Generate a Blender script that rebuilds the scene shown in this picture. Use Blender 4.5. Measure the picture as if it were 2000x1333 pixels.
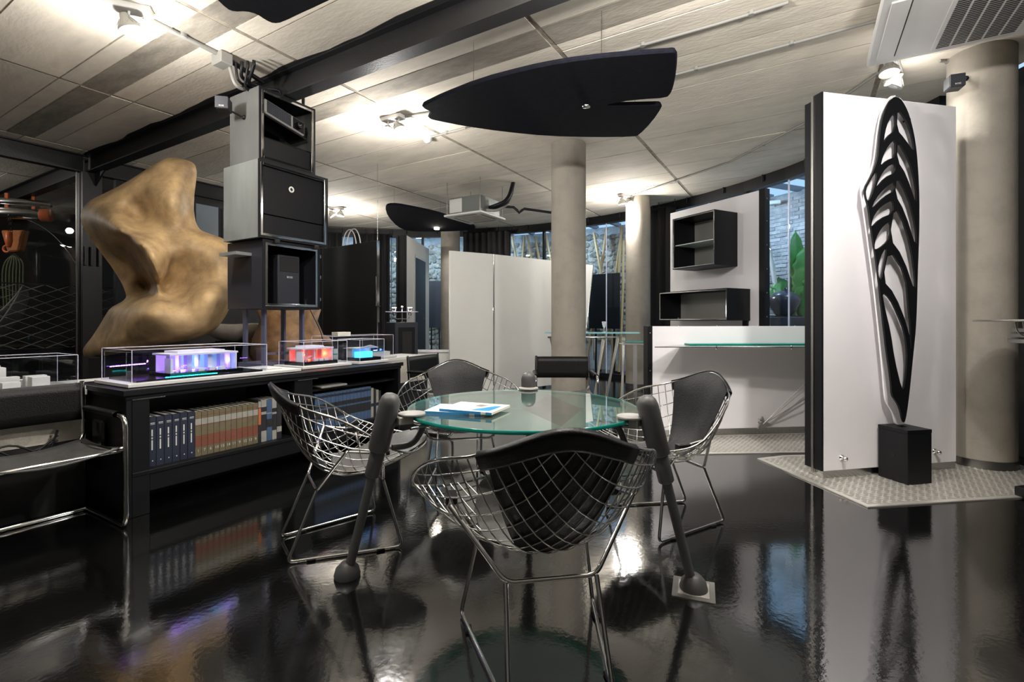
import bpy, bmesh, math, random
import numpy as np
from mathutils import Vector, Matrix
random.seed(7)
for o in list(bpy.data.objects): bpy.data.objects.remove(o)
SC = bpy.context.scene
COL = SC.collection
# ------------------------------------------------------------------ camera, sky, exposure
F, HOR, EYE, CEIL = 955.0, 627.0, 1.15, 3.30
cd = bpy.data.cameras.new('camera'); cam = bpy.data.objects.new('camera', cd); COL.objects.link(cam)
cam.location = (0, 0, EYE); cam.rotation_euler = (math.pi/2, 0, 0)
cd.sensor_width = 36; cd.lens = F/2000*36; cd.shift_y = -(666.5-HOR)/2000; cd.clip_start = .05
SC.camera = cam
w = bpy.data.worlds.new('sky'); SC.world = w; w.use_nodes = True
w.node_tree.nodes['Background'].inputs[0].default_value = (.42, .66, .92, 1)
w.node_tree.nodes['Background'].inputs[1].default_value = .75
vs = SC.view_settings
vs.view_transform = 'Standard'; vs.look = 'None'; vs.gamma = 1; vs.use_curve_mapping = False; vs.exposure = 0.6
LAMP = 1.0
# ------------------------------------------------------------------ geometry helpers
U = Vector((.857, -.515, 0)).normalized(); V = Vector((-U.y, U.x, 0))
def W(px, py, Y): return Vector(((px-1000)/F*Y, Y, EYE+(HOR-py)/F*Y))
def G(px, py, z=0.0):
    Y = (EYE-z)*F/(py-HOR); return Vector(((px-1000)/F*Y, Y, z))
class Fr:
    def __init__(s, o, dx):
        s.o = Vector((o[0], o[1], o[2] if len(o) > 2 else 0)); s.dx = Vector((dx[0], dx[1], 0)).normalized(); s.dy = Vector((-s.dx.y, s.dx.x, 0))
    def p(s, a, b, z=0.0): return s.o + s.dx*a + s.dy*b + Vector((0, 0, z))
FUV = Fr((0, 0), U)
def UV(u, v, z=0.0): return FUV.p(u, v, z)
WL = {}
class MB:
    def __init__(s): s.v = []; s.f = []; s.sm = []
    def add(s, vs_, fs, smooth=False):
        n = len(s.v); s.v += [tuple(x) for x in vs_]; s.f += [tuple(i+n for i in q) for q in fs]; s.sm += [smooth]*len(fs); return s
    def hexa(s, c):
        return s.add(c, [(0,3,2,1),(4,5,6,7),(0,1,5,4),(1,2,6,5),(2,3,7,6),(3,0,4,7)])
    def fbox(s, fr, a0, a1, b0, b1, z0, z1):
        return s.hexa([fr.p(a0,b0,z0),fr.p(a1,b0,z0),fr.p(a1,b1,z0),fr.p(a0,b1,z0),fr.p(a0,b0,z1),fr.p(a1,b0,z1),fr.p(a1,b1,z1),fr.p(a0,b1,z1)])
    def box(s, x0, x1, y0, y1, z0, z1): return s.fbox(Fr((0,0),(1,0)), x0, x1, y0, y1, z0, z1)
    def tube(s, pts, r, n=8, closed=False, smooth=True):
        P = [Vector(p) for p in pts]; m = len(P); R = r if isinstance(r, (list, tuple)) else [r]*m
        T = []
        for i in range(m):
            if closed: t = P[(i+1)%m]-P[i-1]
            else: t = P[min(i+1,m-1)]-P[max(i-1,0)]
            T.append(t.normalized() if t.length > 1e-9 else Vector((0,0,1)))
        up = Vector((0,0,1)) if abs(T[0].z) < .9 else Vector((1,0,0))
        N = (up - T[0]*up.dot(T[0])).normalized(); vs_ = []; fs = []
        for i in range(m):
            N = (N - T[i]*N.dot(T[i])); N = N.normalized() if N.length > 1e-9 else T[i].orthogonal().normalized()
            B = T[i].cross(N)
            for k in range(n):
                a = 2*math.pi*k/n; vs_.append(P[i] + (N*math.cos(a)+B*math.sin(a))*R[i])
        for i in range(m if closed else m-1):
            j = (i+1) % m
            for k in range(n): fs.append((i*n+k, i*n+(k+1)%n, j*n+(k+1)%n, j*n+k))
        if not closed: fs.append(tuple(range(n-1,-1,-1))); fs.append(tuple((m-1)*n+k for k in range(n)))
        return s.add(vs_, fs, smooth)
    def lathe(s, prof, c=(0,0,0), n=32, axis=None, smooth=True):
        c = Vector(c); ax = Vector(axis).normalized() if axis is not None else Vector((0,0,1))
        e1 = ax.orthogonal().normalized() if axis is not None else Vector((1,0,0)); e2 = ax.cross(e1); vs_ = []; fs = []
        for r, h in prof:
            for k in range(n):
                a = 2*math.pi*k/n; vs_.append(c + (e1*math.cos(a)+e2*math.sin(a))*r + ax*h)
        for i in range(len(prof)-1):
            for k in range(n): fs.append((i*n+k, i*n+(k+1)%n, (i+1)*n+(k+1)%n, (i+1)*n+k))
        if prof[0][0] > 1e-5: fs.append(tuple(range(n-1,-1,-1)))
        if prof[-1][0] > 1e-5: fs.append(tuple((len(prof)-1)*n+k for k in range(n)))
        return s.add(vs_, fs, smooth)
    def prism(s, poly, d):
        n = len(poly); P = [Vector(p) for p in poly]; d = Vector(d)
        return s.add(P+[p+d for p in P], [tuple(range(n-1,-1,-1)), tuple(range(n,2*n))]+[(i,(i+1)%n,n+(i+1)%n,n+i) for i in range(n)])
    def grid(s, fn, nu, nv, cu=False, cv=False, smooth=True):
        vs_ = [fn(i/(nu if cu else nu-1), j/(nv if cv else nv-1)) for i in range(nu) for j in range(nv)]; fs = []
        for i in range(nu if cu else nu-1):
            for j in range(nv if cv else nv-1):
                a, b = (i+1)%nu, (j+1)%nv; fs.append((i*nv+j, a*nv+j, a*nv+b, i*nv+b))
        return s.add(vs_, fs, smooth)
    def build(s, name, m, parent=None, bevel=0, local=False, solid=0, subd=0):
        off = Vector((0,0,0))
        if parent is not None and not local: off = WL.get(parent.name, Vector((0,0,0)))
        me = bpy.data.meshes.new(name)
        me.from_pydata([tuple(Vector(v)-off) for v in s.v], [], s.f)
        me.polygons.foreach_set('use_smooth', s.sm)
        bm = bmesh.new(); bm.from_mesh(me); bmesh.ops.recalc_face_normals(bm, faces=bm.faces)
        for e in bm.edges:
            if len(e.link_faces) == 2 and e.calc_face_angle(0) > 1.3: e.smooth = False
        if bevel:
            ed = [e for e in bm.edges if len(e.link_faces) == 2 and e.calc_face_angle(0) > .6]
            bmesh.ops.bevel(bm, geom=ed, offset=bevel, segments=1, affect='EDGES', clamp_overlap=True)
        bm.to_mesh(me); bm.free()
        o = bpy.data.objects.new(name, me); COL.objects.link(o)
        if m is not None: me.materials.append(m)
        if parent is not None: o.parent = parent; WL[o.name] = off
        if solid:
            q = o.modifiers.new('s', 'SOLIDIFY'); q.thickness = solid; q.offset = 0
        if subd:
            q = o.modifiers.new('d', 'SUBSURF'); q.levels = q.render_levels = subd
        return o
def thing(name, label, cat, loc=(0,0,0), group=None, rz=0.0):
    o = bpy.data.objects.new(name, None); COL.objects.link(o); o.location = loc; o.rotation_euler = (0,0,rz); o.empty_display_size = .1
    WL[o.name] = Vector(loc); return tag(o, label, cat, group)
def tag(o, label, cat, group=None, kind=None):
    o['label'] = label
    if cat: o['category'] = cat
    if group: o['group'] = group
    if kind: o['kind'] = kind
    return o
def struct(o, label=None, cat=None):
    o['kind'] = 'structure'
    if label: o['label'] = label
    if cat: o['category'] = cat
    return o
def copy_tree(o, parent=None):
    c = o.copy(); COL.objects.link(c); c.parent = parent
    for ch in list(o.children): copy_tree(ch, c)
    return c
def arcpts(c, r, a0, a1, n, z=0): return [Vector((c[0]+r*math.cos(a0+(a1-a0)*i/n), c[1]+r*math.sin(a0+(a1-a0)*i/n), z)) for i in range(n+1)]
def smooth_path(pts, it=2, closed=False):
    P = [Vector(p) for p in pts]
    for _ in range(it):
        Q = [] if closed else [P[0]]
        for i in range(len(P) if closed else len(P)-1):
            a, b = P[i], P[(i+1)%len(P)]; Q += [a*.75+b*.25, a*.25+b*.75]
        if not closed: Q.append(P[-1])
        P = Q
    return P
def fillet(pts, r, k=4):
    P = [Vector(p) for p in pts]; Q = [P[0]]
    for i in range(1, len(P)-1):
        a = P[i-1]-P[i]; b = P[i+1]-P[i]; q = min(r, a.length*.45, b.length*.45); s = P[i]+a.normalized()*q; e = P[i]+b.normalized()*q
        for j in range(k+1):
            t = j/k; Q.append(s*(1-t)**2+P[i]*2*t*(1-t)+e*t*t)
    Q.append(P[-1]); return Q
ORD = ['first','second','third','fourth','fifth','sixth','seventh','eighth','ninth','tenth','eleventh','twelfth','thirteenth','fourteenth','fifteenth','sixteenth']
# ------------------------------------------------------------------ materials
def lin(c):
    return tuple(((x/255)/12.92 if x/255 <= .04045 else (((x/255)+.055)/1.055)**2.4) for x in c)+(1,)
def nodes(name):
    m = bpy.data.materials.new(name); m.use_nodes = True; nt = m.node_tree; return m, nt, nt.nodes['Principled BSDF']
def mat(name, col, rough=.5, metal=0, var=0, scale=6, bump=0, bscale=60, spec=.5, coat=0, rvar=0, stretch=(1,1,1), rnd=0, col2=None, emit=None, estr=0, contrast=(.35,.65), tex=None):
    m, nt, b = nodes(name); c = lin(col); L = nt.links.new; N = nt.nodes.new
    b.inputs['Base Color'].default_value = c; b.inputs['Roughness'].default_value = rough; b.inputs['Metallic'].default_value = metal
    b.inputs['Specular IOR Level'].default_value = spec; b.inputs['Coat Weight'].default_value = coat; b.inputs['Coat Roughness'].default_value = .05
    if emit: b.inputs['Emission Color'].default_value = lin(emit); b.inputs['Emission Strength'].default_value = estr
    if var or bump or rvar or rnd or col2:
        g = N('ShaderNodeNewGeometry'); mp = N('ShaderNodeMapping'); mp.inputs['Scale'].default_value = stretch
        if tex: mp.vector_type = 'TEXTURE'; mp.inputs['Rotation'].default_value = (0,0,tex[0]); mp.inputs['Scale'].default_value = tex[1]
        L(g.outputs['Position'], mp.inputs['Vector'])
    if var or col2 or rvar:
        n = N('ShaderNodeTexNoise'); n.inputs['Scale'].default_value = scale; n.inputs['Detail'].default_value = 8; n.inputs['Roughness'].default_value = .62
        L(mp.outputs[0], n.inputs['Vector'])
        mr = N('ShaderNodeMapRange'); mr.inputs[1].default_value, mr.inputs[2].default_value = contrast; L(n.outputs[0], mr.inputs[0])
    if var or col2 or rnd:
        mx = N('ShaderNodeMix'); mx.data_type = 'RGBA'
        d = lin(col2) if col2 else tuple(x*(1-var) for x in c[:3])+(1,)
        mx.inputs[6].default_value = c; mx.inputs[7].default_value = d
        if var or col2: L(mr.outputs[0], mx.inputs[0])
        else: mx.inputs[0].default_value = 0
        out = mx.outputs[2]
        if rnd:
            oi = N('ShaderNodeObjectInfo'); h = N('ShaderNodeHueSaturation'); m2 = N('ShaderNodeMapRange'); m2.inputs[3].default_value = 1-rnd; m2.inputs[4].default_value = 1+rnd*.5
            L(oi.outputs['Random'], m2.inputs[0]); L(m2.outputs[0], h.inputs['Value']); L(out, h.inputs['Color']); out = h.outputs[0]
        L(out, b.inputs['Base Color'])
    if rvar:
        m3 = N('ShaderNodeMapRange'); m3.inputs[3].default_value = max(0, rough-rvar); m3.inputs[4].default_value = rough+rvar
        L(mr.outputs[0], m3.inputs[0]); L(m3.outputs[0], b.inputs['Roughness'])
    if bump:
        n2 = N('ShaderNodeTexNoise'); n2.inputs['Scale'].default_value = bscale; n2.inputs['Detail'].default_value = 4; L(mp.outputs[0], n2.inputs['Vector'])
        bp = N('ShaderNodeBump'); bp.inputs['Strength'].default_value = bump; bp.inputs['Distance'].default_value = .01; L(n2.outputs[0], bp.inputs['Height']); L(bp.outputs[0], b.inputs['Normal'])
    return m
def glassmat(name, tint=(1,1,1), refl=.06, diff=0, dcol=(1,1,1), rough=0.0, fres=1.0):
    m = bpy.data.materials.new(name); m.use_nodes = True; nt = m.node_tree; nt.nodes.clear(); N = nt.nodes.new; L = nt.links.new
    o = N('ShaderNodeOutputMaterial'); t = N('ShaderNodeBsdfTransparent'); t.inputs[0].default_value = (*tint, 1)
    g = N('ShaderNodeBsdfGlossy'); g.inputs['Roughness'].default_value = rough; g.inputs[0].default_value = (1,1,1,1)
    lw_ = N('ShaderNodeLayerWeight'); lw_.inputs[0].default_value = .5; pw = N('ShaderNodeMath'); pw.operation = 'POWER'; pw.inputs[1].default_value = 5; L(lw_.outputs['Facing'], pw.inputs[0])
    m0 = N('ShaderNodeMath'); m0.operation = 'MULTIPLY_ADD'; m0.inputs[1].default_value = .95*fres; m0.inputs[2].default_value = .045*fres+refl; L(pw.outputs[0], m0.inputs[0])
    gb = N('ShaderNodeNewGeometry'); iv = N('ShaderNodeMath'); iv.operation = 'SUBTRACT'; iv.inputs[0].default_value = 1; L(gb.outputs['Backfacing'], iv.inputs[1])
    ma = N('ShaderNodeMath'); ma.operation = 'MULTIPLY'; ma.use_clamp = True; L(m0.outputs[0], ma.inputs[0]); L(iv.outputs[0], ma.inputs[1])
    base = t.outputs[0]
    if diff:
        d = N('ShaderNodeBsdfDiffuse'); d.inputs[0].default_value = (*dcol, 1); x = N('ShaderNodeMixShader'); x.inputs[0].default_value = diff
        L(t.outputs[0], x.inputs[1]); L(d.outputs[0], x.inputs[2]); base = x.outputs[0]
    x = N('ShaderNodeMixShader'); L(ma.outputs[0], x.inputs[0]); L(base, x.inputs[1]); L(g.outputs[0], x.inputs[2]); L(x.outputs[0], o.inputs[0])
    return m
def emat(name, col, s):
    m = bpy.data.materials.new(name); m.use_nodes = True; nt = m.node_tree; nt.nodes.clear(); o = nt.nodes.new('ShaderNodeOutputMaterial'); e = nt.nodes.new('ShaderNodeEmission')
    e.inputs[0].default_value = lin(col); e.inputs[1].default_value = s; nt.links.new(e.outputs[0], o.inputs[0]); return m
M = {}
M['floor'] = mat('black_resin_floor', (12,12,12), .085, 0, .5, 2.2, .03, 45, 1.0, rvar=.03)
M['floor'].node_tree.nodes['Principled BSDF'].inputs['IOR'].default_value = 2.1
M['concrete'] = mat('board_marked_concrete', (226,217,202), .8, 0, .24, 3.2, .3, 25, .2, rnd=.15, tex=(-.5412,(1.5,.5,1)), contrast=(.42,.8))
M['concrete_dark'] = mat('dark_stained_concrete', (160,153,141), .8, 0, .35, 5, .3, 30, .2, rnd=.12, tex=(-.5412,(1.5,.5,1)))
M['seam'] = mat('cement_seam', (172,162,146), .9, 0, .45, 14, .4, 60, .2)
M['column'] = mat('column_concrete', (140,134,124), .75, 0, .22, 5, .15, 40, .25, contrast=(.45,.8))
M['steel_black'] = mat('black_painted_steel', (20,20,22), .45, .0, .2, 8, .12, 70, .5)
M['black'] = mat('black_laminate', (13,13,16), .45, 0, spec=.3)
M['black_matte'] = mat('black_matte', (14,14,15), .75)
M['black_gloss'] = mat('black_gloss', (12,12,14), .18)
M['felt'] = mat('dark_felt', (25,26,34), .95, 0, .35, 30, .3, 300, .1)
M['chrome'] = mat('chrome', (215,215,215), .09, 1)
M['chrome_worn'] = mat('worn_chrome', (190,190,188), .2, 1)
M['alu'] = mat('aluminium', (190,188,182), .34, 1, .1, 20)
M['alu_plate'] = mat('tread_plate_aluminium', (186,182,174), .4, .6, .15, 12)
M['white'] = mat('white_laminate', (226,223,226), .45, 0, .03, 3)
M['white_panel'] = mat('white_board', (214,213,208), .6, 0, .04, 2)
M['plaster'] = mat('rough_plaster', (190,184,172), .9, 0, .25, 8, .6, 30)
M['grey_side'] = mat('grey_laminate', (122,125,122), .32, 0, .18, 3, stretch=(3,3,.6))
M['dark_side'] = mat('charcoal_laminate', (44,45,52), .38, 0)
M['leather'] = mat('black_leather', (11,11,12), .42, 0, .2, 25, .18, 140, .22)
M['leather_lit'] = mat('black_leather_lit', (70,70,69), .42, 0, .25, 20, .2, 120, .4)  # black leather of the seats, the light on it painted in as grey
M['rubber'] = mat('dark_grey_rubber', (70,70,70), .5, 0, .1, 14)
M['grey_plastic'] = mat('grey_plastic', (136,135,130), .5)
M['white_plastic'] = mat('white_plastic', (206,205,202), .45)
M['lug'] = mat('raised_tread_lug',(236,232,224),.28,.7)
M['casing'] = mat('galvanised_casing',(138,142,142),.4,.6)
M['ring'] = mat('dark_steel_ring',(96,95,92),.32,.9)
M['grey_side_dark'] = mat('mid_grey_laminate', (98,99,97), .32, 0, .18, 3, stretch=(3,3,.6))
M['net'] = mat('net_wire',(165,162,152),.4,.3)
M['acoustic'] = mat('grille_black', (30,31,34), .6)
M['bronze'] = mat('ochre_patina', (186,156,112), .55, 0, 0, 4.5, .18, 22, .4, col2=(96,76,56), contrast=(.36,.78))
M['stone_grey'] = mat('pale_stone', (168,164,156), .7, 0, .25, 6, .2, 40)
M['brick'] = mat('pale_brick', (178,172,170), .85, 0, .35, 12, .7, 60, rnd=.3)
M['mortar'] = mat('mortar', (172,170,168), .95, 0, .3, 14, .5, 50)
M['rubble'] = mat('rubble_stone', (176,164,146), .9, 0, .55, 9, .9, 30, rnd=.4)
M['wood'] = mat('pale_timber', (196,160,112), .6, 0, .25, 6, stretch=(1,1,.2))
M['leaf'] = mat('banana_leaf', (62,128,48), .45, 0, .4, 5)
M['curtain'] = mat('black_curtain', (26,26,28), .85, 0, .2, 5)
M['curtain_grey'] = mat('charcoal_curtain', (58,57,58), .85)
M['tarp'] = mat('grey_tarp', (120,120,118), .7, 0, .3, 4)
M['orange'] = mat('orange_paint', (206,98,44), .4, 0, .2, 10)
M['orange_bag'] = mat('orange_canvas', (172,104,52), .8, 0, .3, 10)
M['window'] = glassmat('window_glass', (.93,.97,1), .0, 0, fres=.7)
M['acrylic'] = glassmat('acrylic', (.95,.96,.98), .0, 0, fres=1.0)
M['glass'] = glassmat('table_glass', (.94,.98,.965), .05, .05, (.7,.9,.85), fres=1.25)
M['glass_edge'] = mat('green_glass_edge', (24,142,128), .12, 0, .15, 6, spec=.6)
M['glass_frost'] = glassmat('frosted_green_glass', (.85,.95,.92), .02, .72, (.86,.97,.93), .12)
M['edge_white'] = mat('polished_acrylic_edge', (222,220,236), .3)
M['paper'] = mat('paper', (226,222,210), .8, 0, .1, 200, stretch=(1,1,8))
M['bulb'] = emat('lamp_glow', (255,246,226), 40)
M['mirror_ring'] = mat('white_ring', (226,224,214), .35)
M['text'] = mat('pale_print', (205,205,200), .6)
def lamp(kind, name, loc, energy, col=(1,.965,.92), radius=.05, target=None, angle=90, blend=.5, parent=None):
    l = bpy.data.lights.new(name, kind); l.energy = energy*LAMP; l.color = col
    if kind in ('POINT','SPOT'): l.shadow_soft_size = radius
    o = bpy.data.objects.new(name, l); COL.objects.link(o); o.location = loc
    if kind == 'SPOT': l.spot_size = math.radians(angle); l.spot_blend = blend
    if target is not None: o.rotation_euler = (Vector(target)-Vector(loc)).to_track_quat('-Z','Y').to_euler()
    if parent is not None: o.parent = parent; o.location = Vector(loc)-WL[parent.name]
    return o
def text_mesh(name, body, size, m, fr3, parent, depth=.0004, align='CENTER'):
    """fr3 = (origin, right, up) in world space"""
    c = bpy.data.curves.new(name, 'FONT'); c.body = body; c.size = size; c.align_x = align; c.align_y = 'CENTER'; c.extrude = depth; c.resolution_u = 2
    t = bpy.data.objects.new(name, c); COL.objects.link(t); bpy.context.view_layer.update()
    me = bpy.data.meshes.new_from_object(t.evaluated_get(bpy.context.evaluated_depsgraph_get())); bpy.data.objects.remove(t); bpy.data.curves.remove(c)
    o_, r, u = (Vector(x) for x in fr3); r = r.normalized(); u = u.normalized(); n = r.cross(u)
    off = WL.get(parent.name, Vector((0,0,0)))
    me.transform(Matrix((( r.x,u.x,n.x,o_.x-off.x),(r.y,u.y,n.y,o_.y-off.y),(r.z,u.z,n.z,o_.z-off.z),(0,0,0,1))))
    me.materials.clear(); me.materials.append(m)
    ob = bpy.data.objects.new(name, me); COL.objects.link(ob); ob.parent = parent; WL[ob.name] = off; return ob
# ------------------------------------------------------------------ the setting
CC = Vector((-2.5, 5.0, 0)); RW = 6.65; RO = 8.05
def AP(deg, r, z=0): return Vector((CC.x+r*math.cos(math.radians(deg)), CC.y+r*math.sin(math.radians(deg)), z))
def ang_at(px, r=RW):
    d = Vector(((px-1000)/F, 1, 0)); a = d.dot(d); b = -2*d.dot(CC); c = CC.dot(CC)-r*r; t = (-b+math.sqrt(b*b-4*a*c))/(2*a); q = d*t-CC
    return math.degrees(math.atan2(q.y, q.x))
def clip(poly, bound):
    out = poly
    for i in range(len(bound)):
        a, b = bound[i], bound[(i+1)%len(bound)]; e = b-a; inp = out; out = []
        if not inp: return []
        side = lambda p: e.x*(p.y-a.y)-e.y*(p.x-a.x)
        for k in range(len(inp)):
            p, q = inp[k], inp[(k+1)%len(inp)]; sp, sq = side(p), side(q)
            if sp >= 0: out.append(p)
            if sp*sq < 0: out.append(p+(q-p)*(sp/(sp-sq)))
    return out
in_poly = [Vector((4.35,-3.6,0))]+[AP(a, RW+.1) for a in range(-3, 126, 4)]+[Vector((-13,9,0)), Vector((-13,-3.6,0))]
fl_poly = [Vector((4.5,-3.7,0))]+[Vector((5.9,2.5,0))]+[AP(a, RO+.2) for a in range(-12, 126, 4)]+[Vector((-13.1,9.2,0)), Vector((-13.1,-3.7,0))]
floor = struct(MB().prism([p+Vector((0,0,-.2)) for p in fl_poly], (0,0,.2)).build('floor', M['floor']), 'glossy black resin floor')
ceiling = struct(MB().prism([p+Vector((0,0,CEIL-.0025)) for p in in_poly], (0,0,.25)).build('ceiling', M['seam']), 'board marked concrete ceiling')
# concrete formwork panels: 2.2 m boards laid in strips
strips = [(-16.4,-14.2,0),(-14.2,-12.0,.2),(-12.0,-9.9,.1),(-9.9,-7.75,.3),(-7.75,-5.65,0),(-5.65,-3.6,.0),(-3.6,-1.68,.0),(-1.68,.55,.22),(.55,2.75,.1),(2.75,4.95,.3),(4.95,7.2,.2)]
share = {}
for (u0,u1,off) in strips:
    v = -9.0+off; rows = []
    cuts = [-9+off+.56*i for i in range(42)]
    for k in range(len(cuts)-1): rows.append((cuts[k], cuts[k+1]))
    for (v0,v1) in rows:
        pcs = [(v0,v1,0)]
        if v0 < 2.0 <= v1 and -8 < u0 < -1.7: pcs = [(v0,1.79,0),(1.79,2.02,1),(2.02,v1,0)]
        if v0 < 3.3 <= v1 and -6 < u0 < .6: pcs = [(v0,3.17,0),(3.17,3.43,1),(3.43,v1,0)]
        for (p0,p1,dk) in pcs:
            if p1-p0 < .05: continue
            g = .006; gu = .022
            poly = [UV(u0+gu,p0+g), UV(u1-gu,p0+g), UV(u1-gu,p1-g), UV(u0+gu,p1-g)]
            c = clip(poly, in_poly)
            if len(c) < 3: continue
            ar = abs(sum(c[i].x*c[(i+1)%len(c)].y-c[(i+1)%len(c)].x*c[i].y for i in range(len(c))))/2
            if ar < .02: continue
            cy = sum(q.y for q in c)/len(c); cx = sum(q.x for q in c)/len(c)
            if cy < -2.2 or cx < -10.5: continue
            lev = random.choice([0,0,.002,.004]); m = M['concrete_dark'] if dk else M['concrete']
            full = len(c) == 4 and abs(ar-(u1-u0-2*gu)*(p1-p0-2*g)) < 1e-3
            if full:
                key = (round(u1-u0,3), round(p1-p0,3), dk)
                if key not in share:
                    a, b = (u1-u0)/2-gu, (p1-p0)/2-g
                    o = MB().fbox(FUV, -a, a, -b, b, -.008, .012).build('formwork_panel', m); share[key] = o.data
                else: o = bpy.data.objects.new('formwork_panel', share[key]); COL.objects.link(o)
                o.location = UV((u0+u1)/2, (p0+p1)/2, CEIL+lev); o.parent = ceiling
            else:
                o = MB().prism([q+Vector((0,0,CEIL-.008+lev)) for q in c], (0,0,.02)).build('formwork_panel', m); o.parent = ceiling
# walls out of view / side
struct(MB().box(-13.1,4.5,-3.75,-3.6,0,CEIL).build('wall_back', mat('back_wall_paint',(120,118,114),.8)), 'grey wall behind the camera')
struct(MB().box(4.32,4.5,-3.6,4.4,0,CEIL).build('wall_right', M['black_matte']), 'dark wall at the right edge')
struct(MB().box(-13.1,-12.9,-3.6,9.2,0,CEIL).build('wall_left', M['black_matte']), 'black wall of the dark workshop')
mb = MB()
for a in range(106, 126, 4): mb.prism([AP(a,RW), AP(a+4,RW), AP(a+4,RW+.2), AP(a,RW+.2)], (0,0,CEIL))
struct(mb.build('wall_far', M['black_matte']), 'dark curved wall at the far left')
mb = MB(); mb.hexa([Vector(p) for p in [(-13,9,0),(-13,9.2,0),(-6.2,10.7,0),(-6.2,10.4,0),(-13,9,CEIL),(-13,9.2,CEIL),(-6.2,10.7,CEIL),(-6.2,10.4,CEIL)]])
struct(mb.build('wall_workshop', M['black_matte']), 'black rear wall of the workshop')
# curved glazing: panes, black header and mullions
n = 1
edges = list(np.linspace(-3, 106, 18))
for i in range(17):
    a0, a1 = edges[i], edges[i+1]; g = .08
    p = thing('window_%d' % n, 'curved glazing bay %s from the right, clear glass under black header' % (ORD[i] if i < 16 else 'last'), None, AP((a0+a1)/2, RW)); p['kind'] = 'structure'; n += 1
    mb = MB(); mb.prism([AP(a0+g,RW-.006), AP(a1-g,RW-.006), AP(a1-g,RW+.006), AP(a0+g,RW+.006)], (0,0,3.13)); mb.build('pane', M['window'], p)
    mb = MB(); mb.prism([AP(a0,RW-.07,3.13), AP(a1,RW-.07,3.13), AP(a1,RW+.07,3.13), AP(a0,RW+.07,3.13)], (0,0,CEIL-3.13)); mb.build('header', M['black'], p)
    mb = MB(); mb.prism([AP(a0,RW-.05,0), AP(a1,RW-.05,0), AP(a1,RW+.05,0), AP(a0,RW+.05,0)], (0,0,.08)); mb.build('sill', M['black'], p)
    q = AP((a0+a1)/2, RW-.1, 3.2); MB().lathe([(.012,0),(.012,.1)], q, 8).build('hanger_peg', M['steel_black'], p)
    MB().prism([AP(a1-.07,RW-.008,.08), AP(a1+.07,RW-.008,.08), AP(a1+.07,RW+.008,.08), AP(a1-.07,RW+.008,.08)], (0,0,3.05)).build('joint', M['edge_white'], p)
    if i in (3, 8, 9, 13): mb = MB(); mb.prism([AP(a1-.2,RW-.04,.08), AP(a1+.2,RW-.04,.08), AP(a1+.2,RW+.04,.08), AP(a1-.2,RW+.04,.08)], (0,0,3.05)); mb.build('mullion', M['black'], p)
# patio: outer wall, glass roof beams
mb = MB()
for a in range(-12, 124, 4): mb.prism([AP(a,RO), AP(a+4,RO), AP(a+4,RO+.25), AP(a,RO+.25)], (0,0,CEIL+.06))
wall_patio = struct(mb.build('wall_patio', M['mortar']), 'pale brick and rubble wall around the glazed patio')
mb = MB()
for i, a in enumerate(np.linspace(0, 104, 27)): mb = MB().prism([AP(a-.25,RW+.1,3.34), AP(a+.25,RW+.1,3.34), AP(a+.25,RO+.1,3.34), AP(a-.25,RO+.1,3.34)], (0,0,.08)); o = mb.build('roof_bar', mat('grey_roof_bar',(120,130,140),.5) if i == 0 else bpy.data.materials['grey_roof_bar']); o.parent = wall_patio
# bricks in the bay right of the wall boxes
a_lo, a_hi = ang_at(1600, RO), ang_at(1484, RO)
bmsh = MB().box(-.108,.108,-.03,.03,-.0295,.0295); br = bmsh.build('brick', M['brick'], bevel=.006); bmesh_data = br.data; bpy.data.objects.remove(br)
nb = 0; z = 1.18; row = 0; st = math.degrees(.225/RO)
while z < 3.28:
    a = a_lo + (row % 2)*st/2
    while a < a_hi and nb < 300:
        o = bpy.data.objects.new('brick', bmesh_data); COL.objects.link(o); o.parent = wall_patio
        o.location = AP(a, RO+.014+random.uniform(-.006,.006), z); o.rotation_euler = (random.uniform(-.03,.03), random.uniform(-.02,.02), math.radians(a+90)+random.uniform(-.03,.03)); o.scale = (random.uniform(.94,1.01),1,random.uniform(.95,1.06)); nb += 1
        a += st
    z += .0665; row += 1
# rubble stones behind the other bays
def stone(seed):
    r = random.Random(seed); b = bmesh.new(); bmesh.ops.create_icosphere(b, subdivisions=1, radius=1)
    for v in b.verts: v.co = Vector((v.co.x*r.uniform(.75,1.15), v.co.y*r.uniform(.6,1), v.co.z*r.uniform(.75,1.15)))
    me = bpy.data.meshes.new('rubble_stone'); b.to_mesh(me); b.free(); me.materials.append(M['rubble']); return me
SM = [stone(i) for i in range(7)]
ns = 0
for (pa, pb, z0, z1) in [(1140,1226,.7,3.2),(985,1080,2.4,3.2),(834,864,.3,3.2),(758,800,1.0,3.2)]:
    b0, b1 = ang_at(pb, RO), ang_at(pa, RO); z = z0; row = 0
    while z < z1:
        a = b0 + random.uniform(0,.8)
        while a < b1:
            wd = random.uniform(.1,.2)
            o = bpy.data.objects.new('rubble_stone', random.choice(SM)); COL.objects.link(o); o.parent = wall_patio
            o.location = AP(a, RO-.01, z+random.uniform(-.03,.03)); o.scale = (wd*.72,.07,random.uniform(.075,.11)); o.rotation_euler = (random.uniform(-.3,.3), random.uniform(-.3,.3), math.radians(a+90)); ns += 1
            a += math.degrees(wd*1.15/RO)
        z += .135; row += 1
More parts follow.
